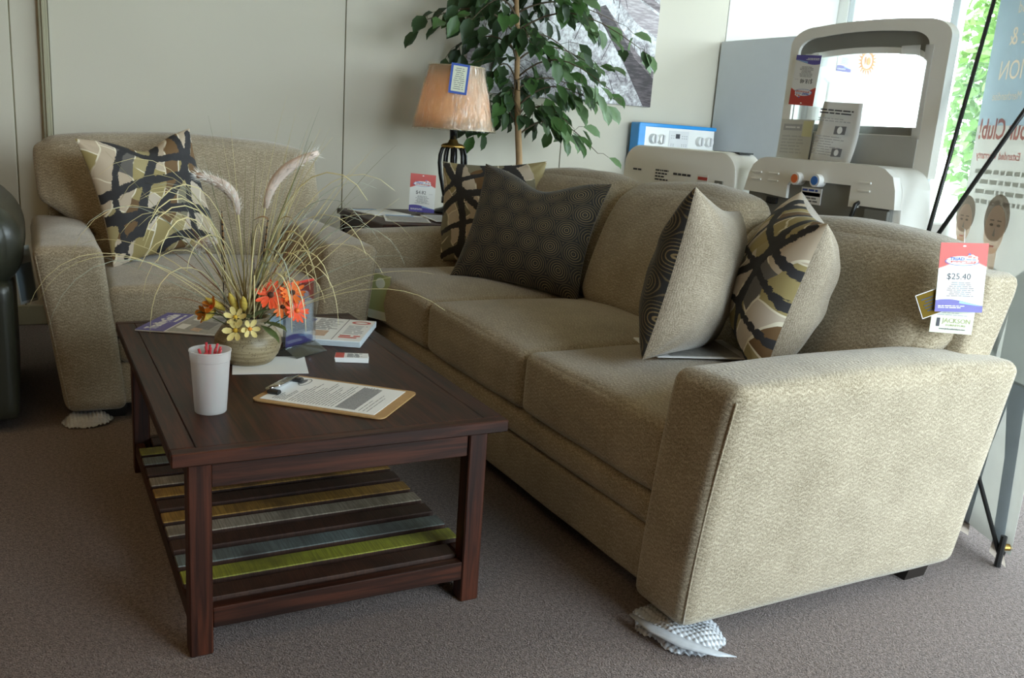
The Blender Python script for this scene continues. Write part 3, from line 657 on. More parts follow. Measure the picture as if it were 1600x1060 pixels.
# ------------------------------------------------------------------ grass and flower arrangement
VC=Vector((.50,2.355,TH+.0018))
arr=thing('flower_arrangement',VC,0,'stoneware vase of dried grasses, plumes, feathers and silk flowers','flower arrangement')
def vasemat():
    k=NT('speckled_stoneware'); o=k.ob(); s=k.n('ShaderNodeSeparateXYZ'); k.l(o,s.inputs[0]); mp=k.n('ShaderNodeMapping'); mp.inputs['Scale'].default_value=(6,6,110); k.l(o,mp.inputs[0])
    n=k.noise(mp.outputs[0],1,3,.6); sp=k.noise(o,240,1)
    c=k.mix(k.smooth(n.outputs[0],.3,.7),(.17,.125,.06),(.34,.275,.165)); k.base(k.mix(k.smooth(sp.outputs[0],.62,.7),c,(.08,.05,.025))); k.rough(.42); k.bump(n.outputs[0],.2,.002); return k.m
obj('vase',lathe([(0,0),(.058,0),(.064,.004),(.079,.025),(.087,.05),(.085,.07),(.07,.094),(.056,.108),(.053,.116),(.057,.124),(.051,.124),(.047,.114),(.05,.10),(0,.09)],48),vasemat(),arr,True)
er=Vector((.875,-.485,0)); ef=Vector((-.485,-.875,0)); ez=Vector((0,0,1))      # right, toward the room's front, up
def L(r,f,u): return er*r+ef*f+ez*u
G_STRAW=plain('straw_grass',(.66,.57,.30),.6,var=.2,scale=30); G_GREY=plain('grey_green_grass',(.36,.38,.29),.6,var=.2,scale=30); G_BROWN=plain('rust_brown_leaf',(.22,.085,.03),.6,var=.2,scale=30); G_OLIVE=plain('olive_grass',(.20,.19,.07),.6,var=.2,scale=30)
def arc(start,d,length,droop,n=14):
    """stem that leaves along d and bends down under its own weight"""
    p=Vector(start); d=d.normalized(); P=[p.copy()]; st=length/n
    for i in range(n):
        k=(i+1)/n; d=(d+Vector((0,0,-1))*droop*k*k*st*10).normalized(); p=p+d*st
        if p.z<.012: p.z=.012; 
        P.append(p.copy())
    return P
rnd=random.Random(21)
def blade(d,length,droop,mat,w=.0022,start=None,name='grass_blade',flat_=.35):
    s=start or Vector((rnd.uniform(-.02,.02),rnd.uniform(-.02,.02),.10)); P=arc(s,d,length,droop); n=len(P)
    obj(name,tube(P,[w*(1-.82*(i/(n-1))**2) for i in range(n)],5,True,flat_),mat,arr,True,uv=False,fix=False)
for i in range(40):      # tall spray, mostly sweeping right
    az=rnd.uniform(-.9,1.2); el=rnd.uniform(.75,1.5); d=L(math.cos(el)*math.cos(az)*(1 if rnd.random()<.68 else -1),math.cos(el)*math.sin(az)*.8,math.sin(el))
    blade(d,rnd.uniform(.38,.62),rnd.uniform(.05,.32),rnd.choice([G_STRAW,G_STRAW,G_GREY,G_OLIVE]),rnd.uniform(.0016,.0034))
for i in range(26):      # long arching blades that fall over the rim
    az=rnd.uniform(-math.pi*.15,math.pi*1.05); el=rnd.uniform(.95,1.35); d=L(math.cos(el)*math.cos(az),math.cos(el)*math.sin(az),math.sin(el))
    blade(d,rnd.uniform(.46,.66),rnd.uniform(.8,1.5),rnd.choice([G_STRAW,G_STRAW,G_GREY]),rnd.uniform(.0026,.0042))
for i in range(20):      # bright blades that fall over the front of the vase
    az=rnd.uniform(.1,2.6); el=rnd.uniform(.95,1.3); d=L(math.cos(el)*math.cos(az),math.cos(el)*math.sin(az),math.sin(el))
    blade(d,rnd.uniform(.34,.50),rnd.uniform(2.2,3.6),rnd.choice([G_STRAW,G_STRAW,G_STRAW,G_GREY]),rnd.uniform(.0024,.0036))
for r_,f_,u_,ln,dr in [(.95,.1,.75,.50,.22),(1,.25,.6,.55,.15),(.9,0,.42,.40,.06),(1,.2,.5,.56,.24),(-.95,.1,.8,.50,.30),(-1,.2,.55,.42,.10),(-.55,.1,1.2,.42,.05),(-.35,0,1.3,.45,.03),(.25,0,1.3,.5,.02),(-.9,.5,.9,.62,.55),(-.8,.7,.9,.64,.60),(-1,.4,.85,.60,.48)]:
    blade(L(r_,f_,u_),ln,dr*2,rnd.choice([G_STRAW,G_STRAW,G_GREY]),.0034)
for r_,f_,u_,ln,dr in [(-.75,.2,.75,.20,.4),(-.8,.35,.55,.22,.9),(-.9,.1,.9,.30,.3),(-.6,0,1.1,.34,.25),(.6,.3,1.1,.30,.4),(.75,.1,1.0,.27,.2)]:
    blade(L(r_,f_,u_),ln,dr,G_BROWN,.0042,name='brown_leaf')
PL=plain('blush_plume',(.68,.55,.48),.9,var=.2,scale=40); PW=plain('pale_plume',(.86,.83,.78),.9,var=.1,scale=40)
def plume(stem,pts,name='plume'):
    o=obj(name+'_stem',tube(stem,.002,6),G_STRAW,arr,True)
    # fluffy head: a core with bristles
    core=[]; n=len(pts)
    obj('plume_head',tube(pts,[.005+.0095*math.sin(math.pi*(i+.6)/(n+.4)) for i in range(n)],8),PL,o,True)
    G=[]
    for i in range(420):
        t=rnd.uniform(0,n-1.001); k=int(t); p=pts[k].lerp(pts[k+1],t-k); d=(pts[k+1]-pts[k]).normalized(); s,u=frame_of(d); a=rnd.uniform(0,6.28)
        out=(s*math.cos(a)+u*math.sin(a)); q=p+out*.022+d*.012; c=p+out*.010
        w=d.cross(out)*.0009; G.append(([tuple(c+w),tuple(c-w),tuple(q)],[(0,1,2)]))
    obj('bristles',G,PW,o,kind='stuff',uv=False,fix=False)
def crv(P,n=10):
    P=[Vector(p) for p in P]; out=[]
    for i in range(n+1):
        t=i/n; a=1-t; out.append(P[0]*a**3+P[1]*3*a*a*t+P[2]*3*a*t*t+P[3]*t**3)
    return out
S0=Vector((0,0,.10))
plume(crv([S0,L(-.01,0,.25),L(-.02,0,.33),L(-.027,0,.395)]),crv([L(-.027,0,.39),L(-.03,0,.46),L(-.07,0,.47),L(-.135,0,.485)]))
plume(crv([S0,L(.02,-.02,.25),L(.03,-.02,.36),L(.04,-.02,.42)]),crv([L(.04,-.02,.41),L(.05,-.02,.49),L(.10,-.02,.53),L(.175,-.02,.56)]))
plume(crv([S0,L(-.05,-.06,.2),L(-.09,-.06,.28),L(-.105,-.06,.31)]),crv([L(-.10,-.06,.305),L(-.12,-.06,.31),L(-.14,-.06,.30),L(-.155,-.06,.285)]))
def feather_mat():
    k=NT('barred_pheasant_feather'); o=k.ob(); s=k.n('ShaderNodeSeparateXYZ'); k.l(o,s.inputs[0]); n=k.noise(o,90,2)
    w=k.math('SINE',k.math('MULTIPLY_ADD',s.outputs[2],380,k.math('MULTIPLY',n.outputs[0],3))); k.base(k.mix(k.smooth(w,.45,.6),(.34,.19,.08),(.018,.012,.01))); k.rough(.6); return k.m
FM=feather_mat()
FD=plain('speckled_dark_feather',(.10,.09,.085),.6,var=.9,scale=160)
for a,b,w_ in [((-.05,.02,.12),(-.062,.02,.405),.010),((.03,.03,.12),(.058,.02,.395),.006),((.02,0,.12),(.012,0,.37),.004)]:
    A,B=L(*a),L(*b); 
    f=obj('feather',tube([A.lerp(B,t) for t in (0,.3,.55,.75,.9,1)],[.0015,.0018,w_*.8,w_,w_*.8,.001],8,True,.22),FM,arr,True)
    obj('dark_vane',tube([A.lerp(B,t)+er*(-.005) for t in (.05,.3,.6,.9)],[.002,.005,.006,.002],6,True,.3),FD,f,True)
obj('feather',tube(crv([L(.06,.02,.38),L(.05,.02,.40),L(.035,.02,.39),L(.02,.02,.38)]),[.002,.004,.006,.007,.007,.007,.006,.005,.004,.003,.001],8,True,.25),FM,arr,True)
O1=plain('orange_silk_petal',(.78,.16,.02),.6,var=.25,scale=40); O2=plain('red_orange_silk_petal',(.80,.09,.025),.6,var=.25,scale=40); O3=plain('amber_silk_petal',(.72,.25,.02),.6,var=.2,scale=40)
YE=plain('cream_yellow_silk_petal',(.66,.54,.20),.6,var=.15,scale=40); BRN=plain('dark_flower_centre',(.07,.025,.01),.8,var=.3,scale=80); YC=plain('yellow_flower_centre',(.62,.38,.03),.8); GRN=plain('silk_leaf_green',(.10,.13,.04),.6,var=.3,scale=30)
def flower(c,nrm,r,np_,mat,cmat,cup_=.25,wide=.5,cr=.2):
    c=Vector(c); nrm=nrm.normalized(); s,u=frame_of(nrm); G=[]
    obj('flower_stem',tube([S0*.9+Vector((c.x*.3,c.y*.3,0)),c-nrm*.01],.0015,5),GRN,arr,True,uv=False)
    first=None
    for i in range(np_):
        a=2*math.pi*i/np_+rnd.uniform(-.12,.12); d=s*math.cos(a)+u*math.sin(a); t=nrm.cross(d); rr=r*rnd.uniform(.85,1.08)
        V=[c+d*rr*.12]
        for k,wd in ((.4,.8),(.7,1),(.9,.7)): V+=[c+d*rr*k+t*rr*wide*wd*.5+nrm*rr*cup_*k*k,c+d*rr*k+nrm*rr*(cup_*k*k-.05),c+d*rr*k-t*rr*wide*wd*.5+nrm*rr*cup_*k*k]
        V.append(c+d*rr+nrm*rr*cup_)
        F=[(0,1,2),(0,2,3),(1,4,5,2),(2,5,6,3),(4,7,8,5),(5,8,9,6),(7,10,8),(8,10,9)]
        G.append(([tuple(p) for p in V],F))
    fo=obj('flower',G,mat,arr,True,uv=False,fix=False)
    obj('flower_centre',tube([c-nrm*.002,c+nrm*r*.12,c+nrm*r*.2],[r*cr,r*cr*.9,r*cr*.3],10),cmat,fo,True,uv=False)
tc=ef*.75+ez*.55
flower(L(.075,.055,.195),tc+er*.25,.042,16,O2,BRN,.2,.26); flower(L(.125,.03,.20),tc+er*.5,.036,14,O1,BRN,.25,.28)
flower(L(.14,.04,.155),tc+er*.7,.036,14,O2,O1,.15,.26); flower(L(.105,.05,.165),tc+er*.2-ez*.3,.030,12,O1,BRN,.2,.28)
flower(L(-.075,.065,.155),tc-er*.6,.026,7,O3,O2,.45,.6); flower(L(-.095,.07,.135),tc-er*.7-ez*.4,.026,7,O3,O3,.3,.6)
flower(L(-.005,.09,.138),tc,.029,6,YE,YC,.3,.5); flower(L(.0,.105,.107),tc-ez*.3,.031,6,YE,YC,.25,.5); flower(L(.035,.10,.112),tc+er*.5-ez*.4,.028,6,YE,O3,.3,.5)
for (r_,f_,u_),(dr,df,du),l_ in [((-.07,.05,.16),(-.6,.4,.5),.06),((-.085,.06,.13),(-.3,.6,-.3),.05),((-.02,.06,.17),(-.2,.4,.8),.06),((.01,.07,.17),(.1,.5,.8),.05)]:     # yellow seed heads
    P=[L(r_,f_,u_)+L(dr,df,du).normalized()*l_*(k/4-.5) for k in range(5)]
    obj('seed_head',tube(P,[.004,.009,.010,.008,.002],8),plain('yellow_seed_head',(.55,.40,.07),.9,var=.5,scale=220) if r_==-.07 else bpy.data.materials['yellow_seed_head'],arr,True,uv=False)
def leafgeo(p,d,nrm,l,w,fold=.15):
    d=d.normalized(); t=d.cross(nrm).normalized(); nrm=t.cross(d)
    P=[p]+[q for k,wd,dz in ((.3,.85,0),(.6,1,-.02),(.85,.5,-.06)) for q in (p+d*l*k+t*w*wd*.5+nrm*l*(fold*.35+dz),p+d*l*k+nrm*l*dz,p+d*l*k-t*w*wd*.5+nrm*l*(fold*.35+dz))]+[p+d*l-nrm*l*.12]
    return [tuple(x) for x in P],[(0,1,2),(0,2,3),(1,4,5,2),(2,5,6,3),(4,7,8,5),(5,8,9,6),(7,10,8),(8,10,9)]
for (r_,f_,u_),(dr,df,du),l_,w_ in [((.05,.05,.12),(.9,.5,.0),.09,.028),((.05,.06,.115),(.8,.6,-.3),.085,.025),((.03,.05,.13),(.6,.5,.5),.08,.03),((-.05,.05,.13),(-.7,.4,.2),.07,.025),((0,.06,.12),(0,.8,.3),.05,.03),((.08,.04,.13),(.9,.2,.3),.06,.03),((.02,.06,.13),(.4,.8,.5),.05,.03)]:
    obj('silk_leaf',leafgeo(L(r_,f_,u_),L(dr,df,du),ez,l_,w_),GRN,arr,True,uv=False,fix=False)
# dark moss filling the mouth
obj('foam_moss',lathe([(0,.125),(.03,.122),(.05,.112),(.05,.10),(0,.10)],20),plain('dark_moss',(.03,.025,.012),.95,var=.6,scale=80,bump=.8,bscale=120),arr,True)
# ------------------------------------------------------------------ hanging tags on the seating
pc=thing('price_card',label='red and purple price card reading $25.40 hanging by the near sofa arm',cat='price card'); pc.matrix_world=frame3((1.985,1.352,.765),(-.52,-.85),R(4))@Matrix.Rotation(R(-3),4,'Y')
price_card(pc,.113,.168,'$25.40',seed=21)
obj('string',tube([(0,.002,.16),(.01,.03,.20),(.015,.06,.205)],.0008,5),M['paper'],pc)
jc=thing('maker_card',label='pale green maker card reading JACKSON behind the $25.40 price card',cat='card'); jc.matrix_world=frame3((1.995,1.362,.708),(-.52,-.85),R(3))@Matrix.Rotation(R(0),4,'Y')
obj('card',cbox(-.058,.045,-.0006,.0006,0,.165,.0003),M['cardstock'],jc)
text(jc,'JACKSON',.0165,.004,.026,M['olive_card'],sx=.95); text(jc,'FURNITURE',.0075,.004,.0175,M['olive_card'],sx=1.25); text(jc,'www.jacksonfurniture.com',.0058,-.004,.009,M['ink'],bold=.02)
obj('maker_emblem',[prism([(-.044,.016),(-.036,.016),(-.036,.037),(-.044,.037)],-.0012,-.0006)],M['ink_dark'],jc); lines(jc,-.045,.03,.043,.053,2,M['ink_light'],y=-.0008,seed=4)
gt=thing('gold_tag',label='small gold and black tag tucked beside the $25.40 card',cat='tag'); gt.matrix_world=frame3((1.945,1.385,.752),(-.52,-.85),R(3))@Matrix.Rotation(R(-25),4,'Y')
obj('card',cbox(-.03,.03,-.0006,.0006,0,.062,.0003),M['paper'],gt); obj('gold_face',prism([(-.028,.002),(.028,.002),(.028,.06),(-.028,.06)],-.0011,-.0006),M['gold_card'],gt); lines(gt,-.02,.02,.012,.05,5,M['ink_dark'],y=-.0012,seed=2,center=True)
ot=thing('hang_tag',label='long olive hang tag on the front of the far sofa cushion',cat='tag'); ot.matrix_world=frame3((1.228,3.36,.335),(-.8,-.6),R(0))@Matrix.Rotation(R(4),4,'Y')
obj('card',cbox(-.045,.045,-.0006,.0006,0,.185,.0003),M['olive_card'],ot); obj('pale_footer',prism([(-.045,0),(.045,0),(.045,.035),(-.045,.035)],-.0012,-.0006),M['cardstock'],ot); obj('round_emblem',prism(ellipse(0,.15,.022,.022),-.0012,-.0006),M['cardstock'],ot)
for nm,c,an,lab in (('catalogue',(1.66,1.93),(.9,-.3),'pale catalogue lying under the edge-on ringed pillow'),('catalogue',(1.735,2.08),(.5,.8),'grey leaflet lying on the seat behind the edge-on ringed pillow')):
    b=lie(nm,c,.548 if lab[0]=='p' else .545,an,lab,'catalogue'); obj('pages',cbox(-.11,.11,-.0004,.003,-.14,.14,.0005),M['paper'],b); obj('cover_photo',prism([(-.10,-.10),(.10,-.10),(.10,.11),(-.10,.11)],-.0009,-.0004),M['photo'],b); lines(b,-.1,.1,-.13,-.11,1,M['ink'],y=-.0006,seed=5)
# bubble wrap under two feet
BW=plain('bubble_wrap',(.60,.63,.68),.25,var=.15,scale=60,trans=.25)
def bubble(name,c,rx,ry,label,seed):
    t=thing(name,(c[0],c[1],0),0,label,'bubble wrap'); N=84; V=[];F=[]
    for j in range(N+1):
        for i in range(N+1):
            a,b=2*i/N-1,2*j/N-1; rr=1+.22*noise.noise(Vector((math.atan2(b,a)*1.2,seed,0)))
            a2=a*math.sqrt(1-b*b/2); b=b*math.sqrt(1-a*a/2); a=a2; rr=1+.13*noise.noise(Vector((math.cos(math.atan2(b,a))*2,math.sin(math.atan2(b,a))*2,seed))); x,y=a*rx*rr,b*ry*rr; e=math.hypot(a,b)
            z=.028+.016*noise.noise(Vector((x*14,y*14,seed)))-.026*max(0,(e-.55)/.45)**1.5
            bb=abs(math.sin(x*math.pi/.0125)*math.sin(y*math.pi/.0125)); V.append((x,y,max(.002,z)+.0065*bb**.6))
    for j in range(N):
        for i in range(N): q=j*(N+1)+i; F.append((q,q+1,q+N+2,q+N+1))
    obj('bubble_sheet',(V,F),BW,t,True)
    return t
bt=bubble('bubble_wrap',(1.305,1.445),.10,.115,'crumpled bubble wrap under the near front foot of the sofa',1)
obj('torn_strip',tube([(-.10,.06,.03),(-.09,-.02,.032),(-.06,-.09,.03),(.0,-.135,.018),(.045,-.15,.008)],[.006,.018,.020,.012,.001],8,True,.3),BW,bt,True)
bubble('bubble_wrap',(.15,3.36),.085,.08,'crumpled bubble wrap under the left front foot of the armchair',5)
# ------------------------------------------------------------------ dark leather recliner on the left
rc=thing('recliner',(-.62,3.75,0),0,'dark olive leather recliner cut off by the left edge','recliner')
for s in (1,-1):
    obj('arm_pad',softbox((.155,.47,.165),.15,22,(.01,.02,.01),.006,4,None,(s*.44,0,.63),3+s),M['leather'],rc,True)
    obj('arm_side',softbox((.115,.44,.24),.03,14,(.005,0,0),0,4,None,(s*.445,.0,.28),7),M['leather'],rc,True)
obj('seat',softbox((.30,.42,.15),.06,18,(0,.02,.04),.004,4,None,(0,-.02,.36),5),M['leather'],rc,True)
obj('backrest',softbox((.36,.14,.30),.09,18,(0,.05,.02),.006,4,lambda p,q:(p.x,p.y+.1*p.z,p.z),(0,.38,.73),6),M['leather'],rc,True)
obj('front_panel',softbox((.30,.03,.09),.02,12,(0,.01,0),0,4,None,(0,-.40,.14),5),M['leather'],rc,True)
for sx in (-1,1):
    for sy in (-1,1): obj('foot',cbox(sx*.38-.03,sx*.38+.03,sy*.37-.03,sy*.37+.03,0,.05,.004),M['blackwood'],rc)
rt=thing('hang_tag',label='white and blue hang tag dangling from the dark leather recliner arm',cat='tag'); rt.matrix_world=frame3((-.012,3.50,.415),(.62,-.78),R(2))@Matrix.Rotation(R(-6),4,'Y')
obj('card',cbox(-.035,.035,-.0006,.0006,0,.2,.0003),plain('pale_blue_card',(.50,.55,.56),.6),rt); obj('blue_panel',prism([(-.03,.01),(.03,.01),(.03,.14),(-.03,.14)],-.0012,-.0006),plain('grey_blue_print',(.20,.26,.30),.6),rt)
# ------------------------------------------------------------------ end table, lamp, papers
ET=.65
et=thing('end_table',(1.83,4.30,0),0,'dark wooden end table in the corner between armchair and sofa','table')
obj('top',cbox(-.375,.375,-.36,.36,ET-.03,ET,.004),M['wood_y'],et)
for sx in (-1,1):
    for sy in (-1,1): obj('leg',cbox(sx*.335-.025,sx*.335+.025,sy*.32-.025,sy*.32+.025,0,ET-.03,.003),M['wood_z'],et)
for s in (-1,1):
    obj('apron',cbox(-.31,.31,s*.325-.012,s*.325+.012,ET-.13,ET-.03,.002),M['wood_x'],et); obj('apron',cbox(s*.34-.012,s*.34+.012,-.295,.295,ET-.13,ET-.03,.002),M['wood_y'],et)
obj('lower_shelf',cbox(-.31,.31,-.295,.295,.14,.16,.002),M['wood_y'],et)
for i,(c,an,w,h,lab,mm) in enumerate([((1.66,4.17),(.3,.95),.22,.29,'open glossy magazine at the front of the end table','photo'),((1.88,4.16),(.1,1),.21,.28,'patterned brochure beside the lamp base on the end table','photo'),((1.62,4.46),(-.2,.98),.22,.28,'white leaflet with a blue corner at the back of the end table','paper')]):
    b=lie('magazine',c,ET+.004+.0045*(i==1),an,lab,'magazine'); obj('pages',cbox(-w/2,w/2,-.0004,.0035,-h/2,h/2,.0005),M['paper'],b); obj('cover_photo',prism([(-w*.45,-h*.45),(w*.45,-h*.45),(w*.45,h*.3),(-w*.45,h*.3)],-.0009,-.0004),M[mm],b)
    obj('cover_block',prism([(-w*.45,h*.32),(w*.2,h*.32),(w*.2,h*.45),(-w*.45,h*.45)],-.0009,-.0004),M['skyblue' if i!=1 else 'ink_light'],b)
ec=thing('price_card',label='red and purple price card reading $4.82 propped on the end table',cat='price card'); ec.matrix_world=frame3((1.835,4.40,ET+.012),(-.15,-.99),R(9))@Matrix.Rotation(R(3),4,'Y')
price_card(ec,.138,.20,'$4.82',seed=31)
obj('easel_back',prism([(-.02,0),(.02,0),(.012,.11),(-.012,.11)],.0008,.045),M['paper'],ec)
LX,LY=2.045,4.50
lamp=thing('table_lamp',(LX,LY,ET),0,'table lamp with a peach shade in plastic wrap and a black cage base','lamp')
obj('base',lathe([(0,0),(.085,0),(.088,.012),(.08,.02),(.045,.03),(.03,.045),(0,.045)],32),M['blackmetal'],lamp,True)
cageP=[(.028,.045),(.035,.08),(.05,.14),(.066,.21),(.074,.27),(.072,.31),(.062,.345),(.046,.362)]
for i in range(9):
    a=2*math.pi*i/9+.2; obj('cage_rib',tube([(r*math.cos(a),r*math.sin(a),z) for r,z in cageP],.0125,8,True,.6),M['blackmetal'],lamp,True)
obj('centre_rod',tube([(0,0,.04),(0,0,.45)],.012,10),M['blackmetal'],lamp,True)
obj('collar',lathe([(.05,.055),(.05,.085),(.04,.1),(.02,.1)],24,(0,0,0)),M['blackmetal'],lamp,True)
obj('gold_cap',lathe([(.062,.352),(.066,.362),(.055,.372),(.03,.378),(.022,.395),(.016,.40),(.0,.40)],28),M['gold'],lamp,True)
obj('socket',lathe([(0,.398),(.02,.398),(.022,.45),(.018,.47),(0,.47)],16),M['blackmetal'],lamp,True)
sp=[(.215,.452),(.145,.775)]
sd=obj('lamp_shade',lathe([(.215,.452),(.1975,.53),(.18,.615),(.16,.70),(.145,.775),(.143,.775),(.158,.70),(.178,.615),(.1955,.53),(.213,.452),(.215,.452)],48),M['shade'],lamp,True)
obj('shade_trim',[tube([(r*math.cos(2*math.pi*i/40),r*math.sin(2*math.pi*i/40),z) for i in range(41)],.003,6,False) for r,z in sp],plain('shade_braid',(.62,.50,.33),.8),sd,True)
V,F=lathe([(.225-.0224*i/3,.442+.343*i/12*.97) for i in range(1)]+[(.226-.075*i/16,.443+.338*i/16) for i in range(17)],90)
F=F[:-2]; V=[(x*(1+.022*noise.noise(Vector((math.atan2(y,x)*5,z*5,1)))),y*(1+.022*noise.noise(Vector((math.atan2(y,x)*5,z*5,1)))),z) for x,y,z in V]
obj('plastic_wrap',(V,F),M['wrap'],sd,True,fix=False)
lt=thing('lamp_tag',label='white care tag with a blue border on the peach lamp shade',cat='tag')
aa=math.atan2(-.97,-.40); rr=.205; lt.matrix_world=frame3((LX+rr*math.cos(aa)*.98,LY+rr*math.sin(aa)*.98,ET+.63),(math.cos(aa),math.sin(aa)),R(12))@Matrix.Rotation(R(5),4,'Y')
obj('card',cbox(-.048,.048,-.0006,.0006,0,.155,.0003),M['blue'],lt); obj('white_face',prism([(-.036,.012),(.036,.012),(.036,.143),(-.036,.143)],-.0012,-.0006),M['cardstock'],lt); lines(lt,-.03,.03,.02,.135,11,M['ink'],y=-.0013,seed=3,center=True,h=.3)
pl=bpy.data.lights.new('lamp_bulb','POINT'); pl.energy=1.5; pl.color=(1,.72,.42); pl.shadow_soft_size=.03; plo=bpy.data.objects.new('lamp_bulb',pl); COL.objects.link(plo); plo.parent=lamp; plo.location=(0,0,.53)
obj('bulb',lathe([(0,.47),(.012,.475),(.026,.51),(.028,.53),(.018,.555),(0,.562)],16),plain('frosted_bulb',(.85,.8,.7),.5,trans=.8),lamp,True)
# ------------------------------------------------------------------ ficus
fx=thing('ficus_tree',(2.47,4.52,0),0,'artificial ficus tree with glossy green leaves behind the sofa','tree')
BARK=plain('pale_ficus_bark',(.34,.21,.10),.8,var=.35,scale=25,bump=.4,bscale=60)
obj('pot',lathe([(0,0),(.12,0),(.16,.24),(.17,.25),(.16,.26),(.145,.25),(0,.23)],28),plain('wicker_pot',(.16,.09,.04),.8,var=.3,scale=60),fx,True)
trunk=[Vector(p) for p in [(0,0,.22),(.01,.0,.6),(.0,0,.95),(-.03,0,1.2),(-.045,.01,1.4),(-.06,0,1.6),(-.09,0,1.85),(-.10,0,2.1)]]
obj('trunk',tube(trunk,[.022,.02,.019,.018,.016,.014,.012,.008],10),BARK,fx,True)
def tp(z):
    for a,b in zip(trunk,trunk[1:]):
        if a.z<=z<=b.z: return a.lerp(b,(z-a.z)/(b.z-a.z))
    return trunk[-1]
def leafmat(name,c,c2):
    k=NT(name); n=k.noise(k.ob(),30,2); k.base(k.mix(n.outputs[0],c,c2)); k.rough(.38); k.p.inputs['Specular IOR Level'].default_value=.4
    t=k.n('ShaderNodeBsdfTranslucent'); t.inputs[0].default_value=(*[x*1.3 for x in c2],1); m=k.n('ShaderNodeMixShader'); m.inputs[0].default_value=.22; k.l(k.p.outputs[0],m.inputs[1]); k.l(t.outputs[0],m.inputs[2]); k.l(m.outputs[0],k.out.inputs[0]); return k.m
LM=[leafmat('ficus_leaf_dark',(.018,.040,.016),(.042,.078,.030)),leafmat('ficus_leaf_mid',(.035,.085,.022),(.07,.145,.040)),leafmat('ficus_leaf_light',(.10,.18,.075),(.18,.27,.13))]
leafme=[]
for m in LM:
    me=mesh('leaf',leafgeo(Vector((0,0,0)),Vector((0,1,0)),Vector((0,0,1)),.112,.064,.35),True,fix=False); me.materials.append(m); leafme.append(me)
rnd=random.Random(12); spots=[]; TW=[]
for b in range(30):
    z=1.16+.92*((b+.5)/30); az=b*2.4+rnd.uniform(-.3,.3); d=Vector((math.cos(az),math.sin(az)*.62,0)); ln=rnd.uniform(.30,.56)*(1.15 if d.x>0 else .98)*(1-.15*max(0,z-1.6)); ln*=(1.3 if d.x>.3 and 1.4<z<1.85 else 1)*(.5 if d.x<-.1 and z<1.55 else 1)
    p0=tp(z-.08); p1=p0+d*ln*.5+Vector((0,0,.10+rnd.uniform(-.02,.06))); p2=p0+d*ln+Vector((0,0,rnd.uniform(-.10,.05)))
    P=crv([p0,p0.lerp(p1,.6)+Vector((0,0,.05)),p1,p2],8); TW.append(tube(P,[.006-.0005*i for i in range(9)],5))
    for k in range(3,9):
        for s in (-1,1):
            if rnd.random()<.18: continue
            side=Vector((-d.y,d.x,0))*s; q=P[k]; e=q+side*rnd.uniform(.03,.13)+d*rnd.uniform(0,.08)+Vector((0,0,rnd.uniform(-.09,.03)))
            TW.append(tube([q,q.lerp(e,.5)+Vector((0,0,.012)),e],.0013,4)); spots.append((e,side,d))
            if rnd.random()<.45: spots.append((q.lerp(e,.5),side,d))
            if rnd.random()<.25: spots.append((e+Vector((0,0,-.02)),-side,d))
obj('branches',TW,plain('dark_twig',(.08,.055,.03),.8),fx,True,uv=False,fix=False)
rnd.shuffle(spots)
def facing(s): return s[0].z-(.25*s[0].y)
inview=[s for s in spots if s[0].z<1.86]; rest=[s for s in spots if s[0].z>=1.86]
inview.sort(key=lambda s:s[0].y); near,extra=inview[:300],inview[300:]+rest
def leafM(s):
    p,side,d=s; dv=(d*rnd.uniform(.2,.9)+side*rnd.uniform(0,.8)+Vector((rnd.uniform(-.3,.3),rnd.uniform(-.5,.1),-rnd.uniform(.25,1.0)))).normalized()
    nz=Vector((rnd.uniform(-.4,.4),-.6+rnd.uniform(-.4,.4),.7)); t=dv.cross(nz).normalized(); nz=t.cross(dv); sc=rnd.uniform(.8,1.2)
    m=Matrix((t*sc,dv*sc,nz*sc)).transposed().to_4x4(); m.translation=p; return m
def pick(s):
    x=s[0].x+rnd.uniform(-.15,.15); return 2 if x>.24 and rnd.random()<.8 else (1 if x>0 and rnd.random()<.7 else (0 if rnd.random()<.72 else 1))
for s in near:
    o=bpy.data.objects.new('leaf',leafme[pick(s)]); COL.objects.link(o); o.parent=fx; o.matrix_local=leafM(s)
base=leafgeo(Vector((0,0,0)),Vector((0,1,0)),Vector((0,0,1)),.112,.064,.35)
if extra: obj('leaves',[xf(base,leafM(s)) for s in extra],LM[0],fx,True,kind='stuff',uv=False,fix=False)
# ------------------------------------------------------------------ wall picture: birch trunks seen from below, printed on canvas
px0,px1,pz0,pz1=2.31,3.665,1.325,2.27
pic=thing('canvas_picture',((px0+px1)/2,YB-.013,(pz0+pz1)/2),0,'canvas print of pale birch trunks on the back wall behind the ficus','picture')
pw,ph=(px1-px0)/2,(pz1-pz0)/2
def canvas_mat():
    k=NT('speckled_birch_print'); o=k.ob(); a=k.noise(o,5,5,.7,1.0); b=k.noise(o,45,4,.7); mp=k.n('ShaderNodeMapping'); mp.inputs['Rotation'].default_value=(0,.9,0); mp.inputs['Scale'].default_value=(60,1,4); k.l(o,mp.inputs[0])
    f=k.math('ADD',k.math('MULTIPLY',k.smooth(a.outputs[0],.35,.62),.6),k.math('MULTIPLY',k.smooth(b.outputs[0],.35,.65),.45))
    k.base(k.ramp(f,[(0,(.15,.13,.15)),(.4,(.42,.40,.42)),(.75,(.70,.70,.72)),(1,(.84,.86,.88))])); k.rough(.6); return k.m
obj('canvas',cbox(-pw,pw,-.035,0,-ph,ph,.003),canvas_mat(),pic)
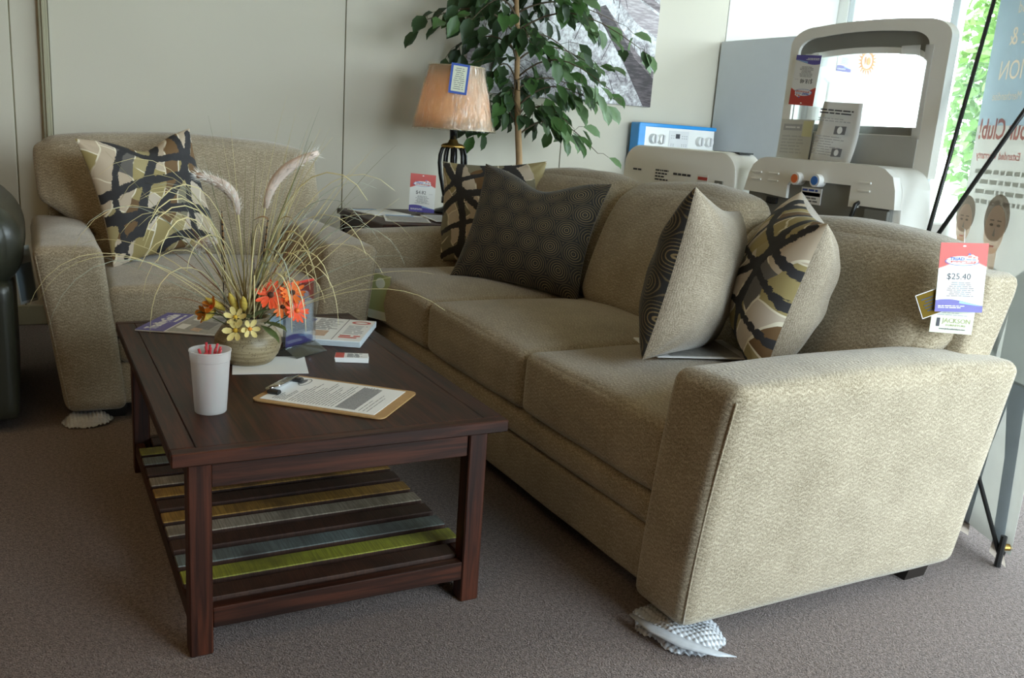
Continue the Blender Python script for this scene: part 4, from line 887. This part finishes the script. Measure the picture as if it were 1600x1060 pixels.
def barkprint(name,dark,light):
    k=NT(name); o=k.ob(); mp=k.n('ShaderNodeMapping'); mp.inputs['Rotation'].default_value=(0,-.75,0); mp.inputs['Scale'].default_value=(14,10,90); k.l(o,mp.inputs[0]); n=k.noise(mp.outputs[0],1,3,.6); k.base(k.mix(k.smooth(n.outputs[0],.4,.65),dark,light)); k.rough(.6); return k.m
bl=barkprint('pale_bark_print',(.36,.31,.33),(.60,.55,.57)); bd=barkprint('dark_bark_print',(.05,.04,.045),(.13,.105,.115)); bm_=barkprint('mid_bark_print',(.16,.13,.14),(.36,.31,.33))
def strip(name,P,mat,y=-.0356):
    obj(name,prism(P,y-.0006,y),mat,pic)
# trunks: right edge x = pw; coordinates in metres from the picture centre
strip('printed_trunk',[(pw-.42,.30),(pw,.10),(pw,-.03),(pw-.16,.03),(pw-.32,.15),(pw-.52,.30)],bl)
strip('printed_trunk',[(pw-.30,.30),(pw,.17),(pw,.12),(pw-.40,.29)],bm_,-.0352)
strip('printed_trunk',[(pw-.50,.09),(pw-.42,.12),(pw-.16,-.16),(pw,-.27),(pw,-ph+.0),(pw-.06,-ph),(pw-.24,-.22)],bd)
strip('printed_trunk',[(pw-.42,.12),(pw-.15,-.14),(pw,-.25),(pw,-.29),(pw-.16,-.18)],bm_,-.0362)
strip('printed_trunk',[(-pw,.2),(-pw+.10,.24),(-pw+.03,-.47),(-pw,-.47)],bm_)
rnd=random.Random(3); G=[]
for i in range(26):
    x,z=rnd.uniform(-pw*.2,pw*.95),rnd.uniform(-ph,.2); a=rnd.uniform(.3,2.6); l_=rnd.uniform(.06,.22); dx,dz=math.cos(a)*l_,math.sin(a)*l_; w=.0025
    x1=max(-pw,min(pw-.005,x+dx)); z1=max(-ph+.005,min(ph,z+dz)); G.append(prism([(x-w,z),(x+w,z),(x1+w*.5,z1),(x1-w*.5,z1)],-.0364,-.0356))
obj('printed_twigs',G,bd,pic)
# ------------------------------------------------------------------ dryer and washer, backs to the sofa
def console(root,y0,y1,x0,x1,z0,z1,mat,name='console',r=.07):
    """rounded control-console shell, its profile sloped at both ends"""
    o=[(y0,z0),(y1,z0),(y1-.002,z0+.03)]
    n=8
    for i in range(n+1): a=R(90*i/n); o.append((y1-.03-r+r*math.cos(a)+.02*(1-i/n),z1-r+r*math.sin(a)))
    for i in range(n+1): a=R(90+90*i/n); o.append((y0+.03+r+r*math.cos(a)-.02*(i/n),z1-r+r*math.sin(a)))
    o.append((y0+.002,z0+.03))
    m=len(o); V=[];F=[]
    secs=[(x0,.012,0),(x0+.004,.004,0),(x0+.014,0,0),(x1-.03,0,0),(x1,.01,-.03)]
    cy,cz=(y0+y1)/2,(z0+z1)/2
    for x,s,dz in secs:
        for (y,z) in o: V.append((x,y-(s if y>cy else -s),z-(s if z>cz else 0)+(dz if z>cz else 0)))
    for i in range(len(secs)-1):
        for k in range(m): F.append((i*m+k,i*m+(k+1)%m,(i+1)*m+(k+1)%m,(i+1)*m+k))
    F.append(tuple(range(m))); F.append(tuple(range((len(secs)-1)*m,len(secs)*m)))
    return smooth_by_angle(obj(name,(V,F),mat,root),30)
BX=2.335
dr=thing('clothes_dryer',(0,0,0),0,'ivory dryer behind the sofa with its back turned and handwriting on it','dryer')
obj('body',cbox(BX+.02,BX+.72,2.60,3.29,.02,.93,.006),M['white'],dr)
console(dr,2.575,3.315,BX,BX+.16,.90,1.095,M['cream'])
obj('top_gap_strip',box(BX+.05,BX+.12,2.63,2.78,1.0905,1.0965),M['black'],dr)
obj('side_film',[box(BX+.17,BX+.55,2.594,2.60,.85,.925),box(BX+.17,BX+.6,2.60,2.75,.93,.934)],M['aqua_film'],dr)
def onback(root,rot=0):       # printed details on the back of an appliance: local x -> -Y world, facing -X
    t=bpy.data.objects.new('back_print',None); return t
def bprint(root,y0,y1,z0,z1,mat,name,x=BX,d=.001): return obj(name,box(x-d,x,y0,y1,z0,z1),mat,root)
def brows(root,y0,y1,z0,z1,rows,mat,seed,name='small_print',x=BX,fill=(.6,1)):
    rnd=random.Random(seed); G=[]; st=(z1-z0)/rows
    for i in range(rows):
        z=z1-(i+.5)*st; yy=y1; e=y1-(y1-y0)*rnd.uniform(*fill)
        while yy>e: w=rnd.uniform(.5,2.2)*st; G.append(box(x-.0016,x-.0008,max(e,yy-w),yy,z-st*.25,z+st*.25)); yy-=w+st*.4
    return obj(name,G,mat,root)
def btext(root,s,size,y,z,mat,x=BX-.001):
    v,f=text_geo(s,size,'LEFT'); return obj('lettering',([(x-p[2],y-p[0],z+p[1]) for p in v],f),mat,root)
brows(dr,3.14,3.23,.985,1.0,1,M['ink_dark'],1,'handwriting'); brows(dr,2.98,3.07,.955,1.005,4,M['ink_dark'],2,'handwriting',fill=(.6,1)); brows(dr,2.84,2.95,.983,1.0,1,M['ink_dark'],3,'handwriting',fill=(1,1))
bprint(dr,2.735,2.795,.955,1.0,M['paper'],'sticker',d=.0012); bprint(dr,2.737,2.793,.98,.992,M['red'],'sticker_band',d=.0018); bprint(dr,2.645,2.69,.95,.985,M['grey'],'terminal_cover',d=.004); obj('screw_eye',tube([(BX-.006,2.668,.97),(BX,2.668,.97)],.006,10),M['paper'],dr)
wsh=thing('washing_machine',(0,0,0),0,'white top-load washer with raised glass lid behind the near end of the sofa','washer')
obj('body',cbox(BX+.025,BX+.72,1.875,2.525,.02,.925,.006),M['white'],wsh)
obj('back_panel',cbox(BX+.012,BX+.03,1.885,2.515,.05,1.03,.003),M['grey'],wsh)
console(wsh,1.855,2.535,BX+.03,BX+.19,.90,1.09,M['cream'])
# back shell plate with the stepped cut-out around the water inlets
Y=lambda a:a
shell=[(1.862,.962),(2.005,.962),(2.005,.955),(2.04,.955),(2.04,1.022),(2.30,1.022),(2.315,1.0),(2.315,.955),(2.42,.962),(2.53,.965),(2.512,1.03),(2.495,1.06),(2.465,1.083),(2.43,1.09),(1.95,1.09),(1.92,1.083),(1.885,1.06),(1.87,1.02)]
obj('console_back',prism(shell,BX,BX+.031,'x'),M['cream'],wsh)
for y,z in ((2.47,1.035),(2.47,1.01),(2.385,1.035),(2.385,1.01),(1.985,1.035),(1.985,1.01)): obj('vent_rib',cbox(BX-.005,BX+.001,y-.024,y+.024,z-.003,z+.003,.001),M['cream'],wsh)
OI=plain('orange_inlet',(.75,.16,.03),.4); BI=plain('blue_inlet',(.03,.16,.55),.4)
for y,mt in ((2.265,OI),(2.175,BI)):
    q=obj('water_inlet',tube([(BX+.02,y,1.026),(BX-.022,y,1.026)],.0215,20),M['white'],wsh,False); smooth_by_angle(q)
    obj('inlet_cap',tube([(BX-.0225,y,1.026),(BX-.0235,y,1.026)],.015,16),mt,q)
st=bprint(wsh,2.165,2.255,.945,1.0,M['paper'],'rating_label',x=BX+.011,d=.003); bprint(wsh,2.17,2.25,.972,.984,M['red'],'label_band',x=BX+.009); brows(wsh,2.17,2.25,.95,.97,2,M['ink'],5,x=BX+.009); brows(wsh,2.17,2.25,.985,.998,1,M['blue'],5,x=BX+.009)
obj('power_cord',tube([(BX+.01,2.0,.975),(BX-.012,2.0,.965),(BX-.014,2.005,.94),(BX-.01,2.02,.90),(BX,2.03,.80)],.007,8),M['black'],wsh,True)
obj('wiring_cover',cbox(BX+.002,BX+.014,1.885,1.975,.90,.955,.002),M['grey'],wsh)
obj('drain_clip',[cbox(BX+.0,BX+.012,2.36,2.41,.93,.952,.002)],M['black'],wsh)
# raised lid: local plane y-z at x = LXB
LXB=BX+.19
ya,yb=1.895,2.56; zt=1.56; zb_=1.06
def lid_outline(y0,y1,z0,z1,cut,n=10):
    P=[(y0,z0),(y1,z0)]; hy=(y1-y0)/2; ym=(y0+y1)/2
    top=lambda y: z1-.02*((y-ym)/hy)**2
    for i in range(n+1): a=R(90*i/n); P.append((y1-cut+cut*math.cos(a),top(y1-cut)-cut*.55+cut*.55*math.sin(a)))
    for i in range(1,7): y=y1-cut-(y1-y0-2*cut)*i/7; P.append((y,top(y)))
    for i in range(n+1): a=R(90+90*i/n); P.append((y0+cut+cut*math.cos(a),top(y0+cut)-cut*.55+cut*.55*math.sin(a)))
    return P
outer=lid_outline(ya,yb,zb_,zt,.11); inner=lid_outline(ya+.075,yb-.04,zb_+.13,zt-.035,.085); n_=len(outer)
lid=obj('lid',ring_prism(outer,inner,LXB-.018,LXB+.018),M['cream'],wsh)
inner2=lid_outline(ya+.0765,yb-.0415,zb_+.155,zt-.085,.083)
obj('grey_bezel',ring_prism(inner,inner2,LXB-.006,LXB+.004),M['grey'],lid)
inner3=lid_outline(ya+.078,yb-.043,zb_+.157,zt-.105,.08)
obj('white_bezel',ring_prism(inner2,inner3,LXB-.004,LXB+.006),M['white'],lid)
obj('lid_glass',prism(inner2,LXB+.0,LXB+.004,'x'),M['glass'],lid)
for y0_,y1_,z0_,z1_ in ((ya+.055,ya+.085,zb_+.12,zt-.09),(2.0,2.07,zt-.13,zt-.09),(2.42,2.48,zt-.14,zt-.10)): obj('tape',box(LXB-.0205,LXB-.0195,y0_,y1_,z0_,z1_),M['tape'],lid)
obj('lower_lid_panel',box(LXB-.0195,LXB-.018,ya+.06,yb-.03,zb_+.01,zb_+.128),plain('grey_lid_panel',(.42,.42,.40),.5),lid)
obj('hinge',[tube([(LXB,y,zb_-.03),(LXB,y,zb_+.02)],.014,10) for y in (ya+.08,yb-.08)],M['cream'],lid)
# upside-down price card and loose sheets on the lid
wc=thing('price_card',label='upside-down price card reading $18.48 on the raised washer lid',cat='price card')
wc.matrix_world=frame3((LXB-.023,2.46,1.455),(-1,0),0)@Matrix.Rotation(R(180+3),4,'Y')
price_card(wc,.12,.175,'$18.48',seed=41)
ws=thing('instruction_sheet',label='curled white instruction sheet leaning on the raised washer lid',cat='paper'); ws.matrix_world=frame3((LXB-.05,2.265,1.085),(-1,-.12),R(6))@Matrix.Rotation(R(3),4,'Y')
V=[];F=[]
for j in range(9):
    for i in range(9):
        x=-.088+.176*i/8; z=.205*j/8; V.append((x,-.02*((x+.09)/.18)**2+.012*math.sin(j*.5)*(i/8)-.002,z))
for j in range(8):
    for i in range(8): q=j*9+i; F.append((q,q+1,q+10,q+9))
sm=obj('sheet',(V,F),M['paper'],ws,True,fix=False); md=sm.modifiers.new('thick','SOLIDIFY'); md.thickness=.0006
def sy(x): return -.02*((x+.09)/.18)**2-.012
lines(ws,-.075,.07,.16,.18,2,M['ink_dark'],y=-.028,seed=3,fill=(.9,1)); lines(ws,-.075,.07,.135,.15,2,M['ink_light'],y=-.027,seed=4); lines(ws,-.075,.05,.02,.09,8,M['ink_light'],y=-.024,seed=5,h=.3)
[obj('diagram',prism(P_,-.0265,-.026),M['ink'],ws) for P_ in ([(.0,.095),(.045,.097),(.045,.125),(.0,.123)],[(.01,.02),(.05,.022),(.05,.05),(.01,.048)])]; obj('diagram_mark',[prism(ellipse(.022,.11,.010,.012),-.0272,-.0266),prism(ellipse(.03,.035,.009,.011),-.0272,-.0266)],M['paper'],ws)
w2=thing('warranty_sheet',label='pale grey booklet page leaning at the left of the raised washer lid',cat='paper'); w2.matrix_world=frame3((LXB-.032,2.475,1.075),(-1,0),R(3))
obj('sheet',cbox(-.075,.085,-.0006,.0006,0,.155,.0003),plain('pale_grey_paper',(.62,.62,.58),.7),w2); obj('header_band',prism([(-.06,.115),(.03,.115),(.03,.138),(-.06,.138)],-.0012,-.0006),M['ink_light'],w2); lines(w2,-.05,.02,.12,.133,1,M['paper'],y=-.0013,seed=2,fill=(1,1)); lines(w2,-.06,.06,.03,.1,6,plain('very_pale_ink',(.5,.5,.48),.7),y=-.0009,seed=6)
obj('yellow_note',prism([(.035,.095),(.08,.095),(.08,.15),(.035,.15)],-.0014,-.0007),plain('yellow_note_paper',(.70,.68,.42),.7),w2)
# ------------------------------------------------------------------ range and refrigerator by the back wall
rg=thing('kitchen_range',(0,0,0),0,'white kitchen range with blue protective film on its control panel','stove')
RX0,RX1=3.53,4.17; RY=4.86
obj('body',cbox(RX0,RX1,4.34,4.965,.02,.91,.005),M['white'],rg); obj('oven_door',cbox(RX0+.02,RX1-.02,4.31,4.34,.2,.78,.006),M['white'],rg); obj('oven_handle',tube([(RX0+.08,4.28,.74),(RX1-.08,4.28,.74)],.012,10),M['white'],rg,True); obj('cooktop',cbox(RX0-.005,RX1+.005,4.32,4.90,.905,.925,.003),M['black'],rg)
cpP=xf(cbox(RX0,RX1,-.03,.05,.92,1.215,.012),Matrix.Translation((0,RY+.03,0)))
obj('control_panel',cpP,M['white'],rg)
yF=RY-.0
obj('blue_film',[cbox(RX0-.004,RX1+.004,yF-.005,RY+.09,1.2,1.224,.004),cbox(RX0-.006,RX0+.05,yF-.004,RY+.09,.93,1.218,.004)],M['blue_film'],rg)
for x in (RX0+.115,RX0+.18,RX1-.135,RX1-.06):
    k=obj('knob',tube([(x,yF,1.125),(x,yF-.012,1.125),(x,yF-.03,1.125)],[.034,.033,.028],18),M['white'],rg); smooth_by_angle(k); obj('knob_grip',cbox(x-.007,x+.007,yF-.042,yF-.03,1.098,1.152,.002),plain('pale_grey_plastic',(.6,.6,.62),.4) if 'pale_grey_plastic' not in bpy.data.materials else bpy.data.materials['pale_grey_plastic'],k)
obj('touch_panel',cbox(RX0+.245,RX0+.41,yF-.003,yF,1.07,1.185,.001),plain('touch_panel_white',(.74,.74,.75),.3),rg); obj('display',box(RX0+.30,RX0+.335,yF-.004,yF-.003,1.135,1.165),M['ink_dark'],rg)
G=[]
for x in (.262,.28,.352,.37,.388):
    for z in (1.15,1.135,1.095,1.085): G.append(box(RX0+x,RX0+x+.009,yF-.004,yF-.003,z,z+.005))
obj('touch_marks',G,M['ink_light'],rg); obj('red_label',box(RX0+.42,RX0+.50,yF-.002,yF,1.04,1.05),M['redlt'],rg)
fr=thing('refrigerator',(0,0,0),0,'tall refrigerator with a plain grey side standing at the back wall','refrigerator')
obj('cabinet',cbox(4.22,4.78,4.12,4.97,.03,1.80,.006),M['fridge'],fr); obj('lower_door',cbox(4.222,4.778,4.05,4.115,.05,1.20,.012),M['white'],fr); obj('freezer_door',cbox(4.222,4.778,4.05,4.115,1.215,1.80,.012),M['white'],fr)
for z0,z1 in ((.75,1.17),(1.25,1.55)): obj('door_handle',tube([(4.27,4.05,z0),(4.27,4.01,z0+.03),(4.27,4.01,z1-.03),(4.27,4.05,z1)],.011,8),M['white'],fr,True)
# ------------------------------------------------------------------ banner on an X-stand beside the sofa (we see its back)
bn=thing('banner_stand',label='tall printed banner on a black crossed-rod stand behind the near sofa end',cat='banner')
A=Vector((2.425,1.352,.035)); B=Vector((2.625,1.802,.035)); bdir=(B-A); bdir.z=0; bw=.55; bdir.normalize()
nrm=Vector((-bdir.y,bdir.x,0))          # toward the sofa (the back side)
m=Matrix((-bdir,-nrm,Vector((0,0,1)))).transposed().to_4x4()    # local x runs from far edge to near edge, -y faces the sofa
m.translation=A+bdir*bw; bn.matrix_world=m     # local x: 0 far edge ... bw near edge
BH=1.60
V=[];F=[]; nx,nz=10,20
for j in range(nz+1):
    for i in range(nx+1):
        x=bw*i/nx; z=BH*j/nz; s=4*(i/nx)*(1-i/nx)*1.0
        V.append((x,.012*math.sin(z*3)*s*max(0,1-j/15),z))
jh=15
for nm_,mt_,j0,j1 in (('banner_cloth','banner',0,jh),):
    F=[]
    for j in range(j0,j1):
        for i in range(nx): q=j*(nx+1)+i; F.append((q,q+1,q+nx+2,q+nx+1))
    used=sorted({k for f in F for k in f}); mp_={k:n for n,k in enumerate(used)}
    cl_=obj(nm_,([V[k] for k in used],[tuple(mp_[k] for k in f) for f in F]),M[mt_],bn,True,fix=False); md=cl_.modifiers.new('thick','SOLIDIFY'); md.thickness=.001
def bplate(P,mat,name,y=-.016): return obj(name,prism(P,y-.0006,y),M[mat],bn)
def btxt(s,size,z,mat,x=.06,sx=1,bold=.02):
    # printed on the far side, so it reads mirrored from here: the line's end lies at the far edge
    v,f=text_geo(s,size,'RIGHT',bold); v=[(x-p[0]*sx,-.0175-p[2],z+p[1]) for p in v]
    obj('lettering',(v,f),M[mat],bn)
HZ=BH*jh/nz
def header_panel(rows):
    """blue cloth with the letters let into it as cream cloth; the letters read mirrored from the back"""
    cu=bpy.data.curves.new('hdr','CURVE'); cu.dimensions='2D'; cu.fill_mode='BOTH'; cu.extrude=.0005
    sp=cu.splines.new('POLY'); P=[(0,HZ),(bw,HZ),(bw,BH),(0,BH)]; sp.points.add(3); sp.use_cyclic_u=True
    for p,(x,z) in zip(sp.points,P): p.co=(x,z,0,1)
    for body,size,z,x0,sx in rows:
        f=bpy.data.curves.new('t','FONT'); f.body=body; f.size=size; f.align_x='RIGHT'; f.offset=.012*size
        o=bpy.data.objects.new('t',f); COL.objects.link(o); dg=bpy.context.evaluated_depsgraph_get(); tc_=o.evaluated_get(dg).to_curve(dg)
        letters=bpy.data.curves.new('l','CURVE'); letters.dimensions='2D'; letters.fill_mode='BOTH'; letters.extrude=.0005
        for s0 in tc_.splines:
            pts=[]; bp=list(s0.bezier_points) if s0.type=='BEZIER' else None
            if bp:
                for i in range(len(bp)):
                    A_,B_=bp[i],bp[(i+1)%len(bp)]
                    for t in (0,.34,.67):
                        q=1-t; pts.append(A_.co*q**3+A_.handle_right*3*q*q*t+B_.handle_left*3*q*t*t+B_.co*t**3)
            else: pts=[p.co.to_3d() for p in s0.points]
            cl=[]
            for p in pts:
                if not cl or (p-cl[-1]).length>1e-5: cl.append(p)
            for C_ in (cu,letters):
                n2=C_.splines.new('POLY'); n2.points.add(len(cl)-1); n2.use_cyclic_u=True
                for p,v in zip(n2.points,cl): p.co=(x0-v.x*sx,z+v.y,0,1)
        to_mesh(letters,'lettering','b_cream'); bpy.data.objects.remove(o)
    to_mesh(cu,'banner_header','banner_blue')
def to_mesh(cu,name,mat):
    o=bpy.data.objects.new('c',cu); COL.objects.link(o); dg=bpy.context.evaluated_depsgraph_get(); me=bpy.data.meshes.new_from_object(o.evaluated_get(dg))
    v=[(p.co.x,-p.co.z,p.co.y) for p in me.vertices]; f=[tuple(q.vertices) for q in me.polygons]; bpy.data.objects.remove(o)
    obj(name,(v,f),M[mat],bn)
header_panel([('sel Bod',.05,BH-.075,.10,.75),('CE &',.075,BH-.165,.085,.85),('CTION',.08,BH-.265,.06,.8),('Merchandise',.035,BH-.325,.05,.8)])
btxt('our Club!',.085,BH-.44,'b_red',.04,.72); btxt('Extended Warranty',.032,BH-.50,'b_red',.05,.85)
for i in range(4):
    G=[];x=.06+.01*i
    r3=random.Random(i)
    while x<.46: w=r3.uniform(.012,.045); G.append(prism([(x,BH-.545-.03*i),(x+w,BH-.545-.03*i),(x+w,BH-.532-.03*i),(x,BH-.532-.03*i)],-.0176,-.017)); x+=w+.009
    obj('small_print',G,M['b_grey'],bn)
def body(P): return P
def printed_man(cx,zt,s,lean=0):
    f=bpy.data.objects.new('printed_figure',None); COL.objects.link(f); f.parent=bn
    def pl(P,mat,name,y): obj(name,prism([(cx+a*s,zt+b*s) for a,b in P],y-.0006,y),M[mat],f)
    pl([(-.13,-.33),(-.05,-.27),(.05,-.27),(.13,-.33),(.16,-.62),(.12,-.64),(.10,-.45),(.10,-.72),(-.10,-.72),(-.10,-.45),(-.13,-.64),(-.17,-.62)],'b_shirt','printed_shirt',-.0175)
    pl([(-.095,-.71),(.095,-.71),(.12,-1.0),(.15,-1.38),(.08,-1.38),(.05,-1.02),(.0,-.82),(-.05,-1.02),(-.09,-1.38),(-.15,-1.38),(-.12,-1.0)],'b_jean','printed_jeans',-.017)
    pl([(-.15,-1.37),(-.08,-1.37),(-.075,-1.42),(-.19,-1.43)],'b_shoe','printed_shoe',-.0175); pl([(.15,-1.37),(.08,-1.37),(.075,-1.42),(.19,-1.43)],'b_shoe','printed_shoe',-.0175)
    pl([(-.035,-.2),(.035,-.2),(.04,-.28),(0,-.33),(-.04,-.28)],'b_skin','printed_neck',-.018)
    pl(ellipse(0,-.088,.076,.088,22),'b_hair','printed_hair',-.0178); pl(ellipse(0,-.132,.062,.092,20),'b_skin','printed_face',-.0185)
    for e in (-1,1): pl(ellipse(e*.022,-.115,.011,.005,8),'b_hair','printed_eye',-.0192); pl([(e*.01,-.1),(e*.036,-.1),(e*.034,-.096),(e*.012,-.095)],'b_hair','printed_brow',-.0192)
    pl([(-.02,-.19),(.02,-.19),(.012,-.197),(-.012,-.197)],'b_red','printed_mouth',-.0192); pl([(-.006,-.155),(.008,-.157),(.002,-.125)],'b_grey','printed_nose',-.0192)
printed_man(.215,1.0,.80); printed_man(.052,.985,.66); printed_man(.43,1.0,.72)
hub=Vector((bw/2,-.265,.80))
for cx,cz in ((0.,BH),(bw,BH),(0.,.0),(bw,.0)):
    e=Vector((cx,-.018,cz)); 
    if cz==0: e=Vector((cx,-.03,-.005))
    obj('support_rod',tube([hub,e],.0065,8),M['black'],bn,True)
obj('hub',tube([hub+Vector((0,-.02,0)),hub+Vector((0,.02,0))],.03,14),M['black'],bn)
obj('front_leg',tube([hub,Vector((bw/2,-.0,.40)),Vector((bw/2,.16,-.03))],.0065,8),M['black'],bn,True)
for cx,cz in ((.0,BH-.005),(bw,BH-.005),(.012,.02),(bw-.012,.02)): obj('grommet',tube([(cx,-.02,cz),(cx,.004,cz)],.010,12),M['gold'],bn)
obj('rod_foot',[tube([(bw,-.03,.06),(bw+.002,-.034,-.033)],.009,8),tube([(bw-.03,.004,.01),(bw-.038,.004,-.03)],.005,6)],M['black'],bn)
# ------------------------------------------------------------------ window sticker and the world outside
sk=thing('sun_sticker',(4.61,4.0485,1.68),0,'orange sunburst sticker on the white refrigerator door, seen through the washer lid','sticker')
ORG=plain('orange_vinyl',(.78,.30,.10),.5); G=[]
for i in range(20):
    a=2*math.pi*i/20; P=lambda r,t:(r*math.cos(a+t),r*math.sin(a+t)); G.append(prism([P(.058,-.1),P(.088,0),P(.058,.1)],-.0012,0))
obj('sun_rays',G,ORG,sk)
circ=lambda r:[(r*math.cos(2*math.pi*i/30),r*math.sin(2*math.pi*i/30)) for i in range(30)]
obj('sun_ring',ring_prism(circ(.056),circ(.045),-.0012,0,'y'),ORG,sk)
obj('sun_emblem',[prism([(-.022,-.022),(-.012,-.022),(-.012,.024),(-.022,.024)],-.0012,0),prism(ellipse(.012,.0,.018,.024,14),-.0012,0)],ORG,sk)
fc_=thing('price_card',(4.415,4.0475,1.60),0,'small red and blue price card on the refrigerator door behind the washer lid','price card'); price_card(fc_,.125,.19,None,seed=51)
def ground_mat():
    k=NT('pale_pavement_and_lawn'); n=k.noise(k.ob(),.6,3); k.base(k.mix(k.smooth(n.outputs[0],.45,.55),(.36,.36,.34),(.16,.24,.08))); k.rough(.9); return k.m
obj('outside_ground',box(XW+.1,60,-40,60,-.25,-.12),ground_mat(),kind='structure')
TL_=leafmat('street_tree_leaf',(.06,.14,.03),(.16,.28,.07))
def street_tree(c,h,r,label,seed):
    t=thing('street_tree',c,0,label,'tree','street trees outside'); rn=random.Random(seed)
    obj('trunk',tube([(0,0,-.12),(.05,0,h*.4),(0,.05,h*.8)],[.16,.12,.05],10),BARK,t,True); G=[]
    for i in range(5200):
        d=Vector((rn.gauss(0,1),rn.gauss(0,1),rn.gauss(0,1))).normalized()*r*rn.uniform(.35,1)**.6; p=Vector((0,0,h*.68))+Vector((d.x,d.y,d.z*1.25)); p+=Vector((rn.gauss(0,.1),)*3)*r*.3
        if p.z<.5: continue
        dv=Vector((rn.uniform(-1,1),rn.uniform(-1,1),rn.uniform(-1,.3))).normalized(); nn=Vector((rn.uniform(-1,1),rn.uniform(-1,1),.8)); G.append(leafgeo(p,dv,nn,.20,.12,.2))
    obj('foliage',G,TL_,t,True,kind='stuff',uv=False,fix=False)
street_tree((13.2,7.9,0),3.3,1.75,'leafy green street tree outside the storefront window',1)
street_tree((21.5,12.5,0),6.0,2.0,'tall leafy tree further off outside the storefront window',2)
